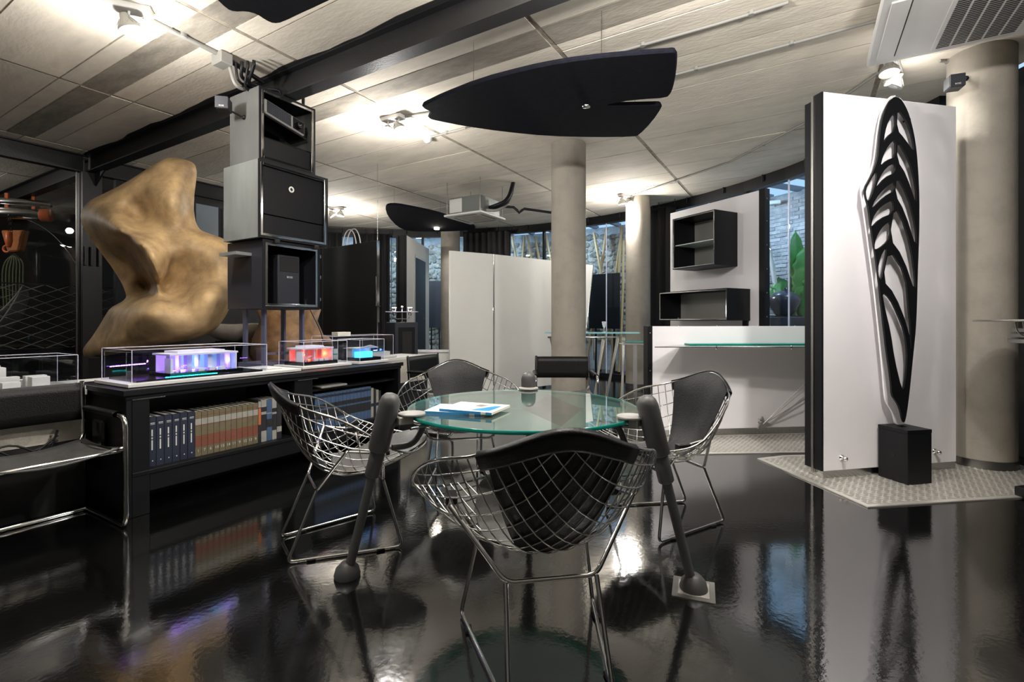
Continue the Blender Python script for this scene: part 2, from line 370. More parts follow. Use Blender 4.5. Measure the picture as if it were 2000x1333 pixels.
# steel beams of the frame on the left
def ibeam(name, label, p0, d, L, h=.22, wd=.12, t=.012, zt=CEIL-.012):
    d = Vector(d).normalized(); o = thing(name, label, 'beam', (p0[0],p0[1],zt-h)); fr = Fr((p0[0],p0[1],0), d)
    MB().fbox(fr,0,L,-t/2,t/2,zt-h+t,zt-t).build('web', M['steel_black'], o)
    MB().fbox(fr,0,L,-wd/2,wd/2,zt-h,zt-h+t).build('lower_flange', M['steel_black'], o)
    MB().fbox(fr,0,L,-wd/2,wd/2,zt-t,zt).build('upper_flange', M['steel_black'], o)
    return o
P0 = Vector((-5.55, 6.34, 0)); vb = V.dot(P0)+.05
P0 = UV(U.dot(P0), vb)
bm1 = ibeam('steel_beam', 'long black steel beam running under the ceiling above the box stack', P0, U, 11.5)
mb = MB(); rnd = random.Random(3); k = 60; pl = []
for i in range(k+1): pl.append(UV(U.dot(P0)+11.5*i/k, vb-.07-rnd.uniform(0,.02)-.015*math.sin(i*.9), CEIL-.011))
for i in range(k, -1, -1): pl.append(UV(U.dot(P0)+11.5*i/k, vb+.06, CEIL-.011))
mb.prism(pl, (0,0,.006)).build('paint_edge', M['black_matte'], bm1)
ibeam('steel_beam', 'black steel beam over the dark glass partition at the far left', P0-V*.06, -V, 6.5)
ibeam('steel_beam', 'black steel beam running behind the ochre sculpture', P0+V*.06, V, 3.2)
ibeam('steel_beam', 'black steel beam carrying the orange chain hoist inside the workshop', P0-U*.15, -U, 4.6)
# post with hinge at the beam corner
t = thing('steel_post', 'black square steel post with hinge barrels left of the sculpture', 'post', P0)
MB().fbox(Fr(P0,U),-.12,.12,-.1,.1,0,CEIL-.24).build('shaft', M['steel_black'], t)
for b in (-.085,-.02,.06):
    MB().lathe([(.02,1.86),(.02,2.1)], UV(U.dot(P0)+.13, vb+b), 10).build('hinge_barrel', M['steel_black'], t)
MB().prism([UV(U.dot(P0)+.12,vb+.02,2.9),UV(U.dot(P0)+.12,vb+.02,3.06),UV(U.dot(P0)+.4,vb+.02,3.06)], V*.02).build('gusset', M['steel_black'], t)
# glass partition left of the post
gp = thing('glass_partition', 'dark glass partition with steel frame in front of the workshop', 'partition', P0-V*2.0)
u0 = U.dot(P0)
MB().fbox(FUV,u0-.01,u0+.01,vb-4.2,vb-.12,.1,3.06).build('pane', glassmat('smoked_glass',(.86,.87,.88),.0,fres=.35), gp)
MB().fbox(FUV,u0-.012,u0+.012,vb-.13,vb-.12,.1,3.06).build('edge_profile', M['alu'], gp)
MB().fbox(FUV,u0-.03,u0+.03,vb-4.2,vb-.12,.02,.1).build('bottom_rail', M['steel_black'], gp)
MB().fbox(FUV,u0-.01,u0+.01,vb+.12,vb+1.2,.1,3.06).build('pane', bpy.data.materials['smoked_glass'], gp)
# wire rope net along the partition
nt = thing('wire_net', 'steel wire rope net in diamond mesh behind the glass partition', 'net', UV(u0-.2,vb-1.5))
mb = MB(); mbf = MB()
z0, z1 = .8, 1.62; cw, ch = .25, .115; un = u0-.2
nc = 14
for i in range(-nc, 6):
    for s in (1,-1):
        P = [UV(un, vb+i*cw+(cw/2 if j % 2 == 0 else -cw/2)*s, z0+j*ch) for j in range(8)]
        mb.tube(P, .0055, 4, smooth=False)
mb.build('net', M['net'], nt)
mbf.tube([UV(un,vb-3.8,z0), UV(un,vb+1.5,z0)], .008, 6); mbf.tube([UV(un,vb-3.8,z0+7*ch), UV(un,vb+1.5,z0+7*ch)], .008, 6); mbf.build('border_rope', M['steel_black'], nt)
# parapet behind the bookcase with a pale ledge
par = struct(MB().fbox(FUV,-4.36,-4.06,-2.5,4.7,0,.42).build('wall_parapet', M['black_matte']), 'low parapet, black below and rough plaster above')
MB().fbox(FUV,-4.36,-4.06,-2.5,4.7,.42,.69).build('plaster_band', M['plaster'], par)
MB().fbox(FUV,-4.5,-4.06,-2.5,4.7,.69,.725).build('ledge', M['white_plastic'], par, .004)
MB().fbox(FUV,-4.06,-3.86,-2.5,1.245,0,.42).build('base_front', M['black_matte'], par)
MB().fbox(FUV,-4.06,-3.855,-2.5,1.245,.42,.69).build('plaster_band', M['plaster'], par)
MB().fbox(FUV,-4.06,-3.825,-2.5,1.245,.69,.725).build('ledge', M['white_plastic'], par, .004)
MB().fbox(FUV,-3.86,-3.83,-1.5,1.24,.345,.365).build('cable_duct', M['white_plastic'], par)
MB().fbox(FUV,-3.86,-3.82,.55,.70,.22,.29).build('socket', M['white_plastic'], par, .006)
MB().fbox(FUV,-3.86,-3.8,-.1,.4,.3,.36).build('socket', M['black'], par, .006)
MB().fbox(FUV,-3.86,-3.8,.12,.42,.36,.44).build('socket', M['white_plastic'], par, .006)
mb = MB()
for k in range(3): mb.tube(smooth_path([UV(-3.84,.3+.25*k,.3),UV(-3.80,.4+.2*k,.42),UV(-3.81,.7+.1*k,.47),UV(-3.79,.85+.1*k,.35),UV(-3.81,1.1,.44+.03*k)],2), .006, 6)
mb.build('cable', M['black'], par)
# window band behind the sculpture
wb = thing('window_18', 'grey blue window strip behind the ochre sculpture', None, UV(-8.6,10.3)); wb['kind'] = 'structure'
for k in range(4): MB().fbox(FUV,-8.05,-8.0,vb+1.3+k*.42,vb+1.3+k*.42+.33,1.6,2.95).build('pane', mat('blue_grey_pane',(120,130,138),.3) if k == 0 else bpy.data.materials['blue_grey_pane'], wb)
MB().fbox(FUV,-8.12,-8.04,vb+.3,vb+3.4,0,3.08).build('frame', M['steel_black'], wb)
# columns
def column(label, x, y, r=.21):
    c = thing('concrete_column', label, 'column', (x,y,0))
    MB().lathe([(r,0),(r,CEIL-.006)], (x,y,0), 48).build('shaft', M['column'], c)
    MB().lathe([(r+.006,0),(r+.006,.07),(r,.07)], (x,y,0), 48).build('base_ring', M['ring'], c)
    return c
column('thick pale concrete column at the right beside the feather panel', 3.77, 3.93)
column('round concrete column behind the glass table in the middle', .69, 5.97)
column('concrete column beside the black curtain right of centre', 2.19, 8.5)
column('distant concrete column left of the tall white panels', -1.36, 10.8)
# curtains on the track
def curtain(label, px0, px1, m, z0=.05, r=RW-.22, amp=.045):
    a0, a1 = ang_at(px1, r), ang_at(px0, r); L = math.radians(a1-a0)*r; k = max(3, int(L/.13)); n_ = k*8
    def fn(i, j): q = r+amp*math.sin(i*k*2*math.pi)+.015*math.sin(i*k*5+1); return AP(a0+(a1-a0)*i, q*(1-.012*(1-j)*math.sin(i*k*3.1)), z0+(3.16-z0)*j)
    o = thing('curtain', label, 'curtain', AP((a0+a1)/2, r, z0))
    MB().grid(fn, n_+1, 5).build('drape', m, o, solid=.006)
    mb = MB(); mb.tube([AP(a0+(a1-a0)*i/20, r, 3.18) for i in range(21)], .014, 6); mb.build('track', M['black'], o)
    for i in range(0, k+1, 2): MB().tube([AP(a0+(a1-a0)*i/max(k,1), r, 3.18), AP(a0+(a1-a0)*i/max(k,1), r, CEIL-.01)], .006, 5).build('hanger', M['steel_black'], o)
curtain('black pleated curtain right of the concrete column by the wall boxes', 1271, 1318, M['curtain'])
curtain('charcoal curtain above the tall white panels', 905, 997, M['curtain_grey'])
curtain('black curtain beside the hanging black board at left', 690, 761, M['curtain'])
curtain('dark curtain at the far left behind the hanging board', 600, 668, M['curtain'])
# ------------------------------------------------------------------ bookcase
BU, BV0, BV1 = -3.36, 1.27, 3.50
bc = thing('bookcase', 'long low black bookcase carrying the lit display cases', 'bookcase', UV(BU-.35,(BV0+BV1)/2))
bb = lambda n_, *a, m='black', bv=.003: MB().fbox(FUV,*a).build(n_, M[m], bc, bv)
bb('top', -4.05, BU+.02, BV0-.02, BV1+.02, .715, .75)
bb('top_moulding', -4.05, BU+.005, BV0-.005, BV1+.005, .69, .715)
bb('side_panel', -4.05, BU, BV0, BV0+.03, .0, .69)
bb('pilaster', BU-.03, BU, BV0+.03, BV0+.12, .0, .69)
bb('side_panel', -4.05, BU, BV1-.03, BV1, .0, .69)
DV = 2.36
bb('divider', -4.02, BU-.005, DV, DV+.16, .25, .69)
bb('shelf_board', -4.05, BU+.004, BV0+.03, BV1-.03, .235, .26)
bb('shelf_board', -4.05, BU-.05, DV+.16, BV1-.03, .575, .592)
bb('apron', BU-.03, BU-.005, BV0+.12, BV1-.03, .13, .235)
bb('back_panel', -4.045, -4.03, BV0+.03, BV1-.03, .13, .69, m='grey_side')
bb('plinth', -3.75, -3.72, BV0+.03, BV1-.03, .0, .13, m='black_matte')
bb('drawer_edge', BU-.004, BU+.006, BV0+.03, BV0+.2, .686, .692, m='chrome_worn', bv=0)
bb('drawer_edge', BU-.004, BU+.006, DV+.02, DV+.2, .686, .692, m='chrome_worn', bv=0)
# socket strip on the side
MB().fbox(FUV,-3.75,-3.6,BV0-.03,BV0,.35,.55).build('socket_box', M['black_gloss'], bc, .012)
# ------------------------------------------------------------------ books
M['navy'] = mat('navy_cloth',(28,35,54),.6,0,.15,40); M['olive'] = mat('olive_cloth',(106,98,74),.65,0,.2,30); M['redband'] = mat('red_band',(122,52,40),.6)
M['bluecloth'] = mat('slate_blue_cloth',(64,86,118),.6,0,.15,40); M['greycloth'] = mat('grey_cloth',(152,150,142),.6,0,.15,30); M['orangecloth'] = mat('rust_cloth',(176,98,60),.6); M['blackcloth'] = mat('black_cloth',(30,31,34),.6)
def book(label, group, v, th, h, dep, m, z=.26, uf=BU-.06, bands=(), lean=0):
    b = thing('book', label, 'book', UV(uf-dep/2, v+th/2, z), group)
    c = .003; mb = MB(); g = .0008
    mb.fbox(FUV,uf-c,uf,v+g,v+th-g,z,z+h); mb.fbox(FUV,uf-dep,uf-c,v+g,v+c,z,z+h); mb.fbox(FUV,uf-dep,uf-c,v+th-c,v+th-g,z,z+h)
    mb.build('cover', m, b); MB().fbox(FUV,uf-dep+.004,uf-c,v+c,v+th-c,z+.003,z+h-.004).build('pages', M['paper'], b)
    for (nm, z0, z1, bm_) in bands: MB().fbox(FUV,uf-.001,uf+.0008,v+g,v+th-g,z+z0,z+z1).build(nm, bm_, b)
    return b
v = BV0+.135
for k in range(6):
    b = book('%s navy blue book from the left in the bookcase' % ORD[k], 'navy volumes', v, .043, .305-.004*(k%2), .21, M['navy'])
    for (q0,q1) in ((.185,.225),(.167,.178),(.1,.16)): MB().fbox(FUV,BU-.06,BU-.0592,v+.018,v+.025,.26+q0,.26+q1).build('spine_lettering', M['text'], b)
    MB().fbox(FUV,BU-.06,BU-.059,v+.012,v+.036,.26+.262,.26+.266).build('spine_line', M['text'], b); MB().fbox(FUV,BU-.06,BU-.059,v+.012,v+.036,.26+.255,.26+.257).build('spine_line', M['text'], b)
    MB().fbox(FUV,BU-.06,BU-.059,v+.021,v+.027,.26+.03,.26+.037).build('spine_mark', M['text'], b)
    v += .0445
for k, num in enumerate(['1','7','6','10','15','14','11','9','12','13','8']):
    th = .038
    bands = [('band',.262,.265,M['redband']),('title_panel',.205,.245,M['greycloth']),('band',.2,.203,M['redband'])]+[('band',.06+.011*j,.067+.011*j,M['redband']) for j in range(7)]
    b = book('olive cloth book numbered %s with red bands, %s of its set' % (num, ORD[k]), 'olive volumes with red bands', v, th, .292, .2, M['olive'], bands=bands)
    text_mesh('volume_number', num, .026, M['text'], (UV(BU-.0585,v+th/2,.26+.035), V, (0,0,1)), b); v += th+.001
B2 = [('thin book with rust and black spine after the olive set', .022, .31, 'blackcloth', [('band',.13,.25,M['orangecloth']),('band',.255,.30,M['greycloth'])]),
      ('grey book with two black spine blocks beside the rust spine', .042, .305, 'greycloth', [('band',.08,.2,M['blackcloth']),('band',.22,.255,M['blackcloth'])]),
      ('slate blue book with black spine band between two grey books', .042, .305, 'bluecloth', [('band',.1,.16,M['blackcloth']),('band',.2,.206,M['greycloth'])]),
      ('grey book with black spine blocks right of the slate blue one', .036, .305, 'greycloth', [('band',.07,.19,M['blackcloth']),('band',.205,.235,M['blackcloth'])]),
      ('dark book at the right end of the left bay', .04, .305, 'blackcloth', [('band',.05,.09,M['greycloth'])])]
for (lb, th, h, mm, bd) in B2:
    if v+th > DV: break
    book(lb, 'mixed volumes', v, th, h, .2, M[mm], bands=bd); v += th+.001
v = DV+.22
for k in range(15):
    book('%s blue and black banded book from the left in the right bay' % ORD[k], 'blue banded volumes', v, .039, .288, .2, M['bluecloth'], bands=[('band',.075,.15,M['blackcloth']),('band',.165,.2,M['blackcloth']),('band',.25,.27,M['navy'])]); v += .04
for k in range(4):
    book('%s grey book from the left at the far end of the right bay' % ORD[k], 'grey volumes', v, .03, .27-.012*k, .19, M['greycloth' if k % 2 == 0 else 'blackcloth'], bands=[('band',.1,.13,M['navy'])]); v += .031
lp = tag(MB().fbox(Fr(UV(BU-.18,DV+.28,.592),U),-.12,.16,-.02,.24,.002,.02).build('laptop', M['grey_plastic'], bevel=.006), 'flat silver laptop lying on the upper shelf of the right bay', 'laptop')
# ------------------------------------------------------------------ acrylic display cases
def case(label, u0, u1, v0, v1, z, h, ext=0.0, base='white_plastic', fb=.025):
    c = thing('display_case', label, 'display case', UV((u0+u1)/2,(v0+v1)/2,z), 'acrylic display cases')
    MB().fbox(FUV,u0-.03,u1+.03,v0-.03,v1+.03+ext,z+.004,z+fb).build('base', M[base], c, .002)
    t = .004; z0 = z+fb; z1 = z0+h
    for a in [(u0,u0+t,v0,v1,z0,z1),(u1-t,u1,v0,v1,z0,z1),(u0,u1,v0,v0+t,z0,z1),(u0,u1,v1-t,v1,z0,z1),(u0,u1,v0,v1,z1-t,z1)]: MB().fbox(FUV,*a).build('pane', M['acrylic'], c)
    mb = MB(); r = .0022
    for (a,b) in ((u0,v0),(u1,v0),(u0,v1),(u1,v1)): mb.tube([UV(a,b,z0),UV(a,b,z1)], r, 5)
    mb.tube([UV(u0,v0,z1),UV(u1,v0,z1),UV(u1,v1,z1),UV(u0,v1,z1)], r*.8, 5, closed=True)
    mb.build('edge', M['edge_white'], c); return c, z0
M['model_white'] = mat('model_card',(212,210,205),.7)
M['model_glow'] = mat('translucent_model',(225,222,235),.4)
M['model_clear'] = glassmat('model_acrylic',(.9,.9,.95),.03,.35,(.85,.85,.9),.1)
TB = .75
# case 1: white town blocks on the ledge
c1, z0 = case('clear case with a white town model behind the leather armchair', -4.18, -3.845, .0, 1.205, .725, .19)
md = thing('architectural_model', 'white block model of a town in the left display case', 'model', UV(-4.05,.6,z0))
MB().fbox(FUV,-4.17,-3.86,.03,1.19,z0,z0+.008).build('ground', M['grey_plastic'], md)
r_ = random.Random(5); vv = .05
while vv < 1.1:
    for uu in (-4.14,-4.04,-3.95):
        wv, wu, h = r_.uniform(.05,.1), r_.uniform(.05,.075), r_.uniform(.03,.12)
        MB().fbox(FUV,uu,uu+wu,vv,vv+wv,z0+.008,z0+.008+h).build('block', M['model_white'], md, .001)
        if h > .09: MB().fbox(FUV,uu+.015,uu+wu-.015,vv+.01,vv+wv-.02,z0+.008+h,z0+.02+h).build('roof_block', M['model_white'], md)
    vv += r_.uniform(.1,.13)
def led(parent, nm, a, b, n_, col, s, r=.005):
    m = bpy.data.materials.get('led_'+nm) or emat('led_'+nm, col, s)
    mb = MB()
    for i in range(n_): mb.lathe([(0,-r),(r,-r*.3),(r,r*.3),(0,r)], Vector(a).lerp(Vector(b),(i+.5)/n_), 6)
    mb.tube([a,b], r*.35, 4); return mb.build('led_strip', m, parent)
def slab_model(label, u0, u1, v0, v1, z0, h, main, cols, mat_, energy, seed):
    md = thing('architectural_model', label, 'model', UV((u0+u1)/2,(v0+v1)/2,z0))
    MB().fbox(FUV,u0,u1,v0,v1,z0,z0+.03).build('ground', M['black_gloss'], md)
    zb = z0+.03; r = random.Random(seed)
    MB().fbox(FUV,u0+.02,u1-.03,v0+.01,v1-.02,zb+h-.012,zb+h).build('roof', mat_, md); MB().fbox(FUV,u0+.05,u1-.06,v0+.07,v1-.1,zb+h,zb+h+.016).build('roof_block', mat_, md)
    MB().fbox(FUV,u0+.02,u0+.026,v0+.03,v1-.04,zb,zb+h-.012).build('back_wall', mat_, md)
    MB().fbox(FUV,u1-.11,u1-.03,v0-.005+.02,v0+.03,zb,zb+h-.03).build('end_wall', mat_, md); MB().fbox(FUV,u0+.02,u1-.03,v1-.04,v1-.03,zb,zb+h-.012).build('end_wall', mat_, md)
    k = int((v1-v0)/.055)
    for i in range(k):
        q = v0+.05+i*.055; uu = r.choice([u1-.12,u1-.07,u1-.09]); MB().fbox(FUV,uu-.05,uu,q,q+r.choice([.006,.012,.03]),zb,zb+h-.012).build('partition', mat_, md)
    for i in range(6): MB().fbox(FUV,u1-.09,u1-.05,v0+.06+i*.011,v0+.07+i*.011,zb+.008*i,zb+.008*i+.006).build('stair_step', mat_, md)
    for i in range(3): MB().fbox(FUV,u1-.075,u1-.04,v0+(v1-v0)*(.4+.15*i),v0+(v1-v0)*(.4+.15*i)+.04,zb,zb+.018).build('furniture', mat_, md)
    for i, c in enumerate(cols): lamp('POINT','model_led',UV(u1-.13,v0+(v1-v0)*(i+.6)/len(cols),zb+h*.45),energy,c,.01,parent=md)
    led(md, main[0], UV(u1-.15,v0+.06,zb+.004), UV(u1-.15,v1-.06,zb+.004), 12, main[1], main[2], .004); return md
c2, z0 = case('long clear case with violet lit pavilion model on the bookcase', -3.86, -3.44, 1.33, 2.18, TB, .2, .24)
md = slab_model('violet and cyan lit pavilion model in the long display case', -3.83, -3.54, 1.58, 2.06, z0, .125, ('violet',(150,90,255),30), [(.5,.2,1),(.25,.35,1),(.1,.6,1),(.45,.25,1)], M['model_glow'], .32, 2)
MB().fbox(FUV,-3.84,-3.46,1.36,2.16,z0,z0+.012).build('board', M['black_gloss'], md)
led(md, 'cyan', UV(-3.47,1.52,z0+.016), UV(-3.47,1.84,z0+.016), 26, (40,235,225), 6, .004)
led(md, 'violet_line', UV(-3.83,1.36,z0+.08), UV(-3.83,1.56,z0+.085), 14, (150,90,255), 25, .004)
led(md, 'violet_line', UV(-3.83,2.09,z0+.08), UV(-3.83,2.15,z0+.08), 6, (150,90,255), 25, .004)
tag(MB().fbox(FUV,-3.62,-3.52,2.24,2.36,TB+.026,TB+.036).build('control_box', M['white_plastic'], bevel=.003), 'small flat white control box between two display cases', 'control box')
c3, z0 = case('clear case with red lit model on the bookcase', -3.85, -3.52, 2.55, 2.99, TB, .2)
slab_model('glowing red model in the middle display case', -3.82, -3.57, 2.58, 2.93, z0, .115, ('red',(255,60,30),25), [(1,.05,.02),(1,.09,.03)], M['model_glow'], .32, 4)
c4, z0 = case('small clear case with bright blue model at the bookcase end', -3.8, -3.5, 3.12, 3.42, TB, .2)
md = thing('architectural_model', 'blue and cyan lit model under a white canopy in the small case', 'model', UV(-3.65,3.27,z0))
MB().fbox(FUV,-3.78,-3.52,3.14,3.4,z0,z0+.03).build('ground', M['black_gloss'], md)
MB().fbox(FUV,-3.62,-3.55,3.16,3.32,z0+.03,z0+.085).build('volume', mat('cyan_block',(90,190,235),.4,emit=(60,170,255),estr=1.4), md)
MB().prism([UV(-3.76,3.15,z0+.11),UV(-3.56,3.15,z0+.115),UV(-3.54,3.28,z0+.14),UV(-3.56,3.4,z0+.115),UV(-3.76,3.4,z0+.11)], (0,0,.008)).build('canopy', M['model_white'], md)
MB().fbox(FUV,-3.74,-3.66,3.17,3.38,z0+.03,z0+.11).build('rear_wall', M['model_white'], md)
lamp('POINT','model_led',UV(-3.6,3.36,z0+.09),.12,(.2,.3,1),.01,parent=md); led(md, 'blue', UV(-3.56,3.34,z0+.09), UV(-3.56,3.39,z0+.09), 3, (90,120,255), 20, .004)
c5, z0 = case('larger clear case with green glass layers on the pale ledge behind', -4.42, -4.1, 3.3, 4.15, .725, .24)
md = thing('architectural_model', 'layered white and green glass site model in the rear case', 'model', UV(-4.26,3.7,z0))
MB().fbox(FUV,-4.4,-4.12,3.33,4.12,z0,z0+.05).build('ground', M['model_white'], md); MB().fbox(FUV,-4.38,-4.14,3.36,4.05,z0+.05,z0+.06).build('glass_sheet', M['glass_edge'], md); MB().fbox(FUV,-4.36,-4.2,3.4,3.9,z0+.06,z0+.1).build('terrace', M['model_white'], md)
tag(MB().fbox(FUV,-4.3,-4.2,3.45,3.62,z0+.24,z0+.28).build('paper_stack', M['paper'], bevel=.003), 'cream paper pad lying on top of the rear display case', 'paper')
# ------------------------------------------------------------------ stack of boxes with projector and loudspeaker
def open_box(name, label, cat, fr, a0, a1, b0, b1, z0, z1, mb_, inner, t=.018, chrome=True, trim_in=.012, cw=.016, back=True, side_mat=None):
    o = thing(name, label, cat, fr.p((a0+a1)/2,(b0+b1)/2,z0))
    mk = lambda n_, m, *a: MB().fbox(fr,*a).build(n_, m, o, .0015)
    mk('side_panel', side_mat or mb_, a0,a1,b0,b0+t,z0,z1); mk('side_panel', side_mat or mb_, a0,a1,b1-t,b1,z0,z1)
    mk('top_panel', mb_, a0,a1,b0+t,b1-t,z1-t,z1); mk('bottom_panel', mb_, a0,a1,b0+t,b1-t,z0,z0+t)
    if back: mk('back_panel', inner, a0,a0+t,b0+t,b1-t,z0+t,z1-t)
    if chrome:
        e = trim_in; f0, f1 = a1-.002, a1+.007
        m1 = MB()
        for (q0,q1,w0,w1) in ((b0,b0+e,z0,z1),(b1-e,b1,z0,z1),(b0+e,b1-e,z0,z0+e),(b0+e,b1-e,z1-e,z1)): m1.fbox(fr,a1-.002,a1+.004,q0,q1,w0,w1)
        m1.build('rim', M['black'], o)
        for (q0,q1,w0,w1) in ((b0+e,b0+e+cw,z0+e,z1-e),(b1-e-cw,b1-e,z0+e,z1-e),(b0+e+cw,b1-e-cw,z0+e,z0+e+cw),(b0+e+cw,b1-e-cw,z1-e-cw,z1-e)): mk('chrome_trim', M['chrome'], f0,f1,q0,q1,w0,w1)
    return o
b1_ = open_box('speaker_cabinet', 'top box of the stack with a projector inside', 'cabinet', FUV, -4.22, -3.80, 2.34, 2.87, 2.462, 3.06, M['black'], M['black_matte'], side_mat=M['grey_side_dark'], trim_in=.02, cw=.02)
MB().fbox(FUV,-4.15,-3.815,2.375,2.835,2.5,2.66).build('drawer_front', M['black'], b1_, .003)
MB().fbox(FUV,-4.15,-3.83,2.36,2.85,2.66,2.672).build('inner_shelf', M['black_gloss'], b1_)
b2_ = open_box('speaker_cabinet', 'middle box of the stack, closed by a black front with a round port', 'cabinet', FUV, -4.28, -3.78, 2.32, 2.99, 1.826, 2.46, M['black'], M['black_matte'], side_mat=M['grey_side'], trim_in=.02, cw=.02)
MB().fbox(FUV,-3.83,-3.80,2.35,2.96,2.03,2.43).build('upper_door', M['black'], b2_, .002)
MB().fbox(FUV,-3.83,-3.805,2.35,2.96,1.86,2.024).build('lower_flap', M['black'], b2_, .002)
pr = MB().lathe([(.012,.0),(.024,.0),(.026,.006),(.014,.008),(.012,0)], UV(-3.80,2.63,2.28), 24, axis=U).build('port_ring', M['mirror_ring'], b2_)
MB().lathe([(0,.001),(.013,.001),(.013,.003),(0,.003)], UV(-3.80,2.63,2.28), 20, axis=U).build('port_hole', M['black_matte'], b2_)
for q in (2.46,2.84): MB().fbox(FUV,-3.82,-3.765,q,q+.045,1.795,1.826).build('latch', M['black_matte'], b2_, .003)
b3_ = open_box('speaker_cabinet', 'lowest box of the stack, open with a loudspeaker inside', 'cabinet', FUV, -4.31, -3.80, 2.37, 2.915, 1.25, 1.82, M['black'], M['black_matte'], side_mat=M['dark_side'], trim_in=.024, cw=.02)
for z in (1.33,1.53,1.72): MB().fbox(FUV,-3.81,-3.79,2.915,2.925,z,z+.03).build('hinge', M['chrome_worn'], b3_)
MB().fbox(FUV,-4.2,-3.95,2.24,2.37,1.69,1.715).build('side_shelf', M['grey_side'], b3_)
sp = thing('loudspeaker', 'black bass loudspeaker standing inside the lowest box', 'speaker', UV(-3.97,2.65,1.268))
MB().fbox(FUV,-4.16,-3.87,2.555,2.765,1.268,1.72).build('housing', M['dark_side'], sp, .008)
MB().fbox(FUV,-3.875,-3.866,2.57,2.75,1.575,1.705).build('port', M['black_matte'], sp, .003)
text_mesh('logo', 'BOSE', .024, M['text'], (UV(-3.8685,2.665,1.53), V, (0,0,1)), sp)
MB().lathe([(.02,0),(.018,.02),(.008,.03),(.008,.06),(.02,.08)], UV(-3.88,2.83,1.268), 12).build('cable_clamp', M['black_matte'], sp)
pj = thing('projector', 'grey projector with perforated grille tilted inside the top box', 'projector', UV(-3.9,2.6,2.72))
fr_t = [UV(-4.08,2.40,2.87), U*.262, (V*.38+Vector((0,0,-.08))), Vector((0,0,.12))]
def tbox(m, n_, a0,a1,b0,b1,c0,c1, par, bv=.006):
    o_, A, B, C_ = fr_t; P = lambda a,b,c: o_+A*a+B*b+C_*c
    return MB().hexa([P(a0,b0,c0),P(a1,b0,c0),P(a1,b1,c0),P(a0,b1,c0),P(a0,b0,c1),P(a1,b0,c1),P(a1,b1,c1),P(a0,b1,c1)]).build(n_, m, par, bv)
tbox(M['grey_plastic'],'housing',0,1,0,1,0,1,pj,.012)
tbox(M['dark_side'],'grille',.99,1.015,.05,.64,.1,.92,pj,.002)
mb = MB(); o_, A, B, C_ = fr_t
for i in range(13):
    for j in range(6): mb.lathe([(.0035,0),(.0035,.002)], o_+A*1.014+B*(.08+.042*i)+C_*(.18+.125*j), 6, axis=U)
g_ = mb.build('grille_holes', M['black_matte'], pj); g_['kind'] = 'stuff'
tbox(M['black_gloss'],'lens_window',.99,1.012,.68,.97,.1,.92,pj,.003)
MB().lathe([(.0,.0),(.03,.0),(.03,.03),(.02,.03),(.0,.02)], o_+A+B*.83+C_*.5, 18, axis=U).build('lens', M['black_gloss'], pj)
tbox(M['black_gloss'],'mount_plate',.1,.95,-.02,1.06,-.15,-.02,pj,.002)
# stand between bookcase and boxes
sd = thing('box_stand', 'slender blue grey steel frame holding the box stack above the bookcase', 'stand', UV(-4.0,2.62,.75))
M['stand'] = mat('blue_grey_steel',(92,94,118),.35,.3)
for (a,b) in ((-3.93,2.44),(-4.2,2.44),(-3.93,2.80),(-4.2,2.80)): MB().fbox(FUV,a,a+.05,b,b+.018,.765,1.25).build('leg', M['stand'], sd)
MB().fbox(FUV,-4.24,-3.89,2.42,2.84,.752,.79).build('base_plate', M['stand'], sd, .003)
MB().fbox(FUV,-3.91,-3.89,2.44,2.82,.86,.88).build('crossbar', M['stand'], sd)
mb = MB().tube(smooth_path([UV(-3.95,2.93,1.25),UV(-3.93,3.06,1.0),UV(-3.95,3.07,.8),UV(-3.97,3.07,.755)],2), .004, 6); mb.build('cable', M['black'], sd)
# hangers from beam to top box
for (a,b) in ((-4.0,2.55),(-3.86,2.6),(-3.95,2.84)): MB().fbox(FUV,a,a+.03,b,b+.012,3.06,3.29 if b > 2.7 else 3.1).build('hanger', M['steel_black'], b1_)
# small satellite speakers
def sat(label, p, fr, arm, s=.075):
    t = thing('satellite_speaker', label, 'speaker', p, 'satellite speakers'); f2 = Fr(p, fr)
    MB().fbox(f2,-s*.55,s*.55,-s/2,s/2,-s/2,s/2).build('housing', M['acoustic'], t, .008)
    MB().fbox(f2,s*.55,s*.58,-s*.46,s*.46,-s*.46,s*.46).build('grille', M['dark_side'], t)
    text_mesh('logo', 'BOSE', .016, M['text'], (f2.p(s*.59,0,-s*.3), f2.dy, (0,0,1)), t)
    mb = MB(); mb.tube([f2.p(-s*.5,0,-s*.1), Vector(arm)], .008, 8); mb.lathe([(.02,0),(.02,.012),(.01,.02)], arm, 12, axis=(Vector(p)-Vector(arm))); mb.build('bracket', M['black'], t); return t
sat('small black satellite speaker on the grey side of the top box', UV(-4.04,2.19,2.90), (.25,-.97), UV(-4.0,2.34,2.84), .1)
sat('small black satellite speaker mounted on the thick right column', Vector((3.42,3.78,2.99)), (-.35,-.94), Vector((3.575,3.85,3.06)), .1)
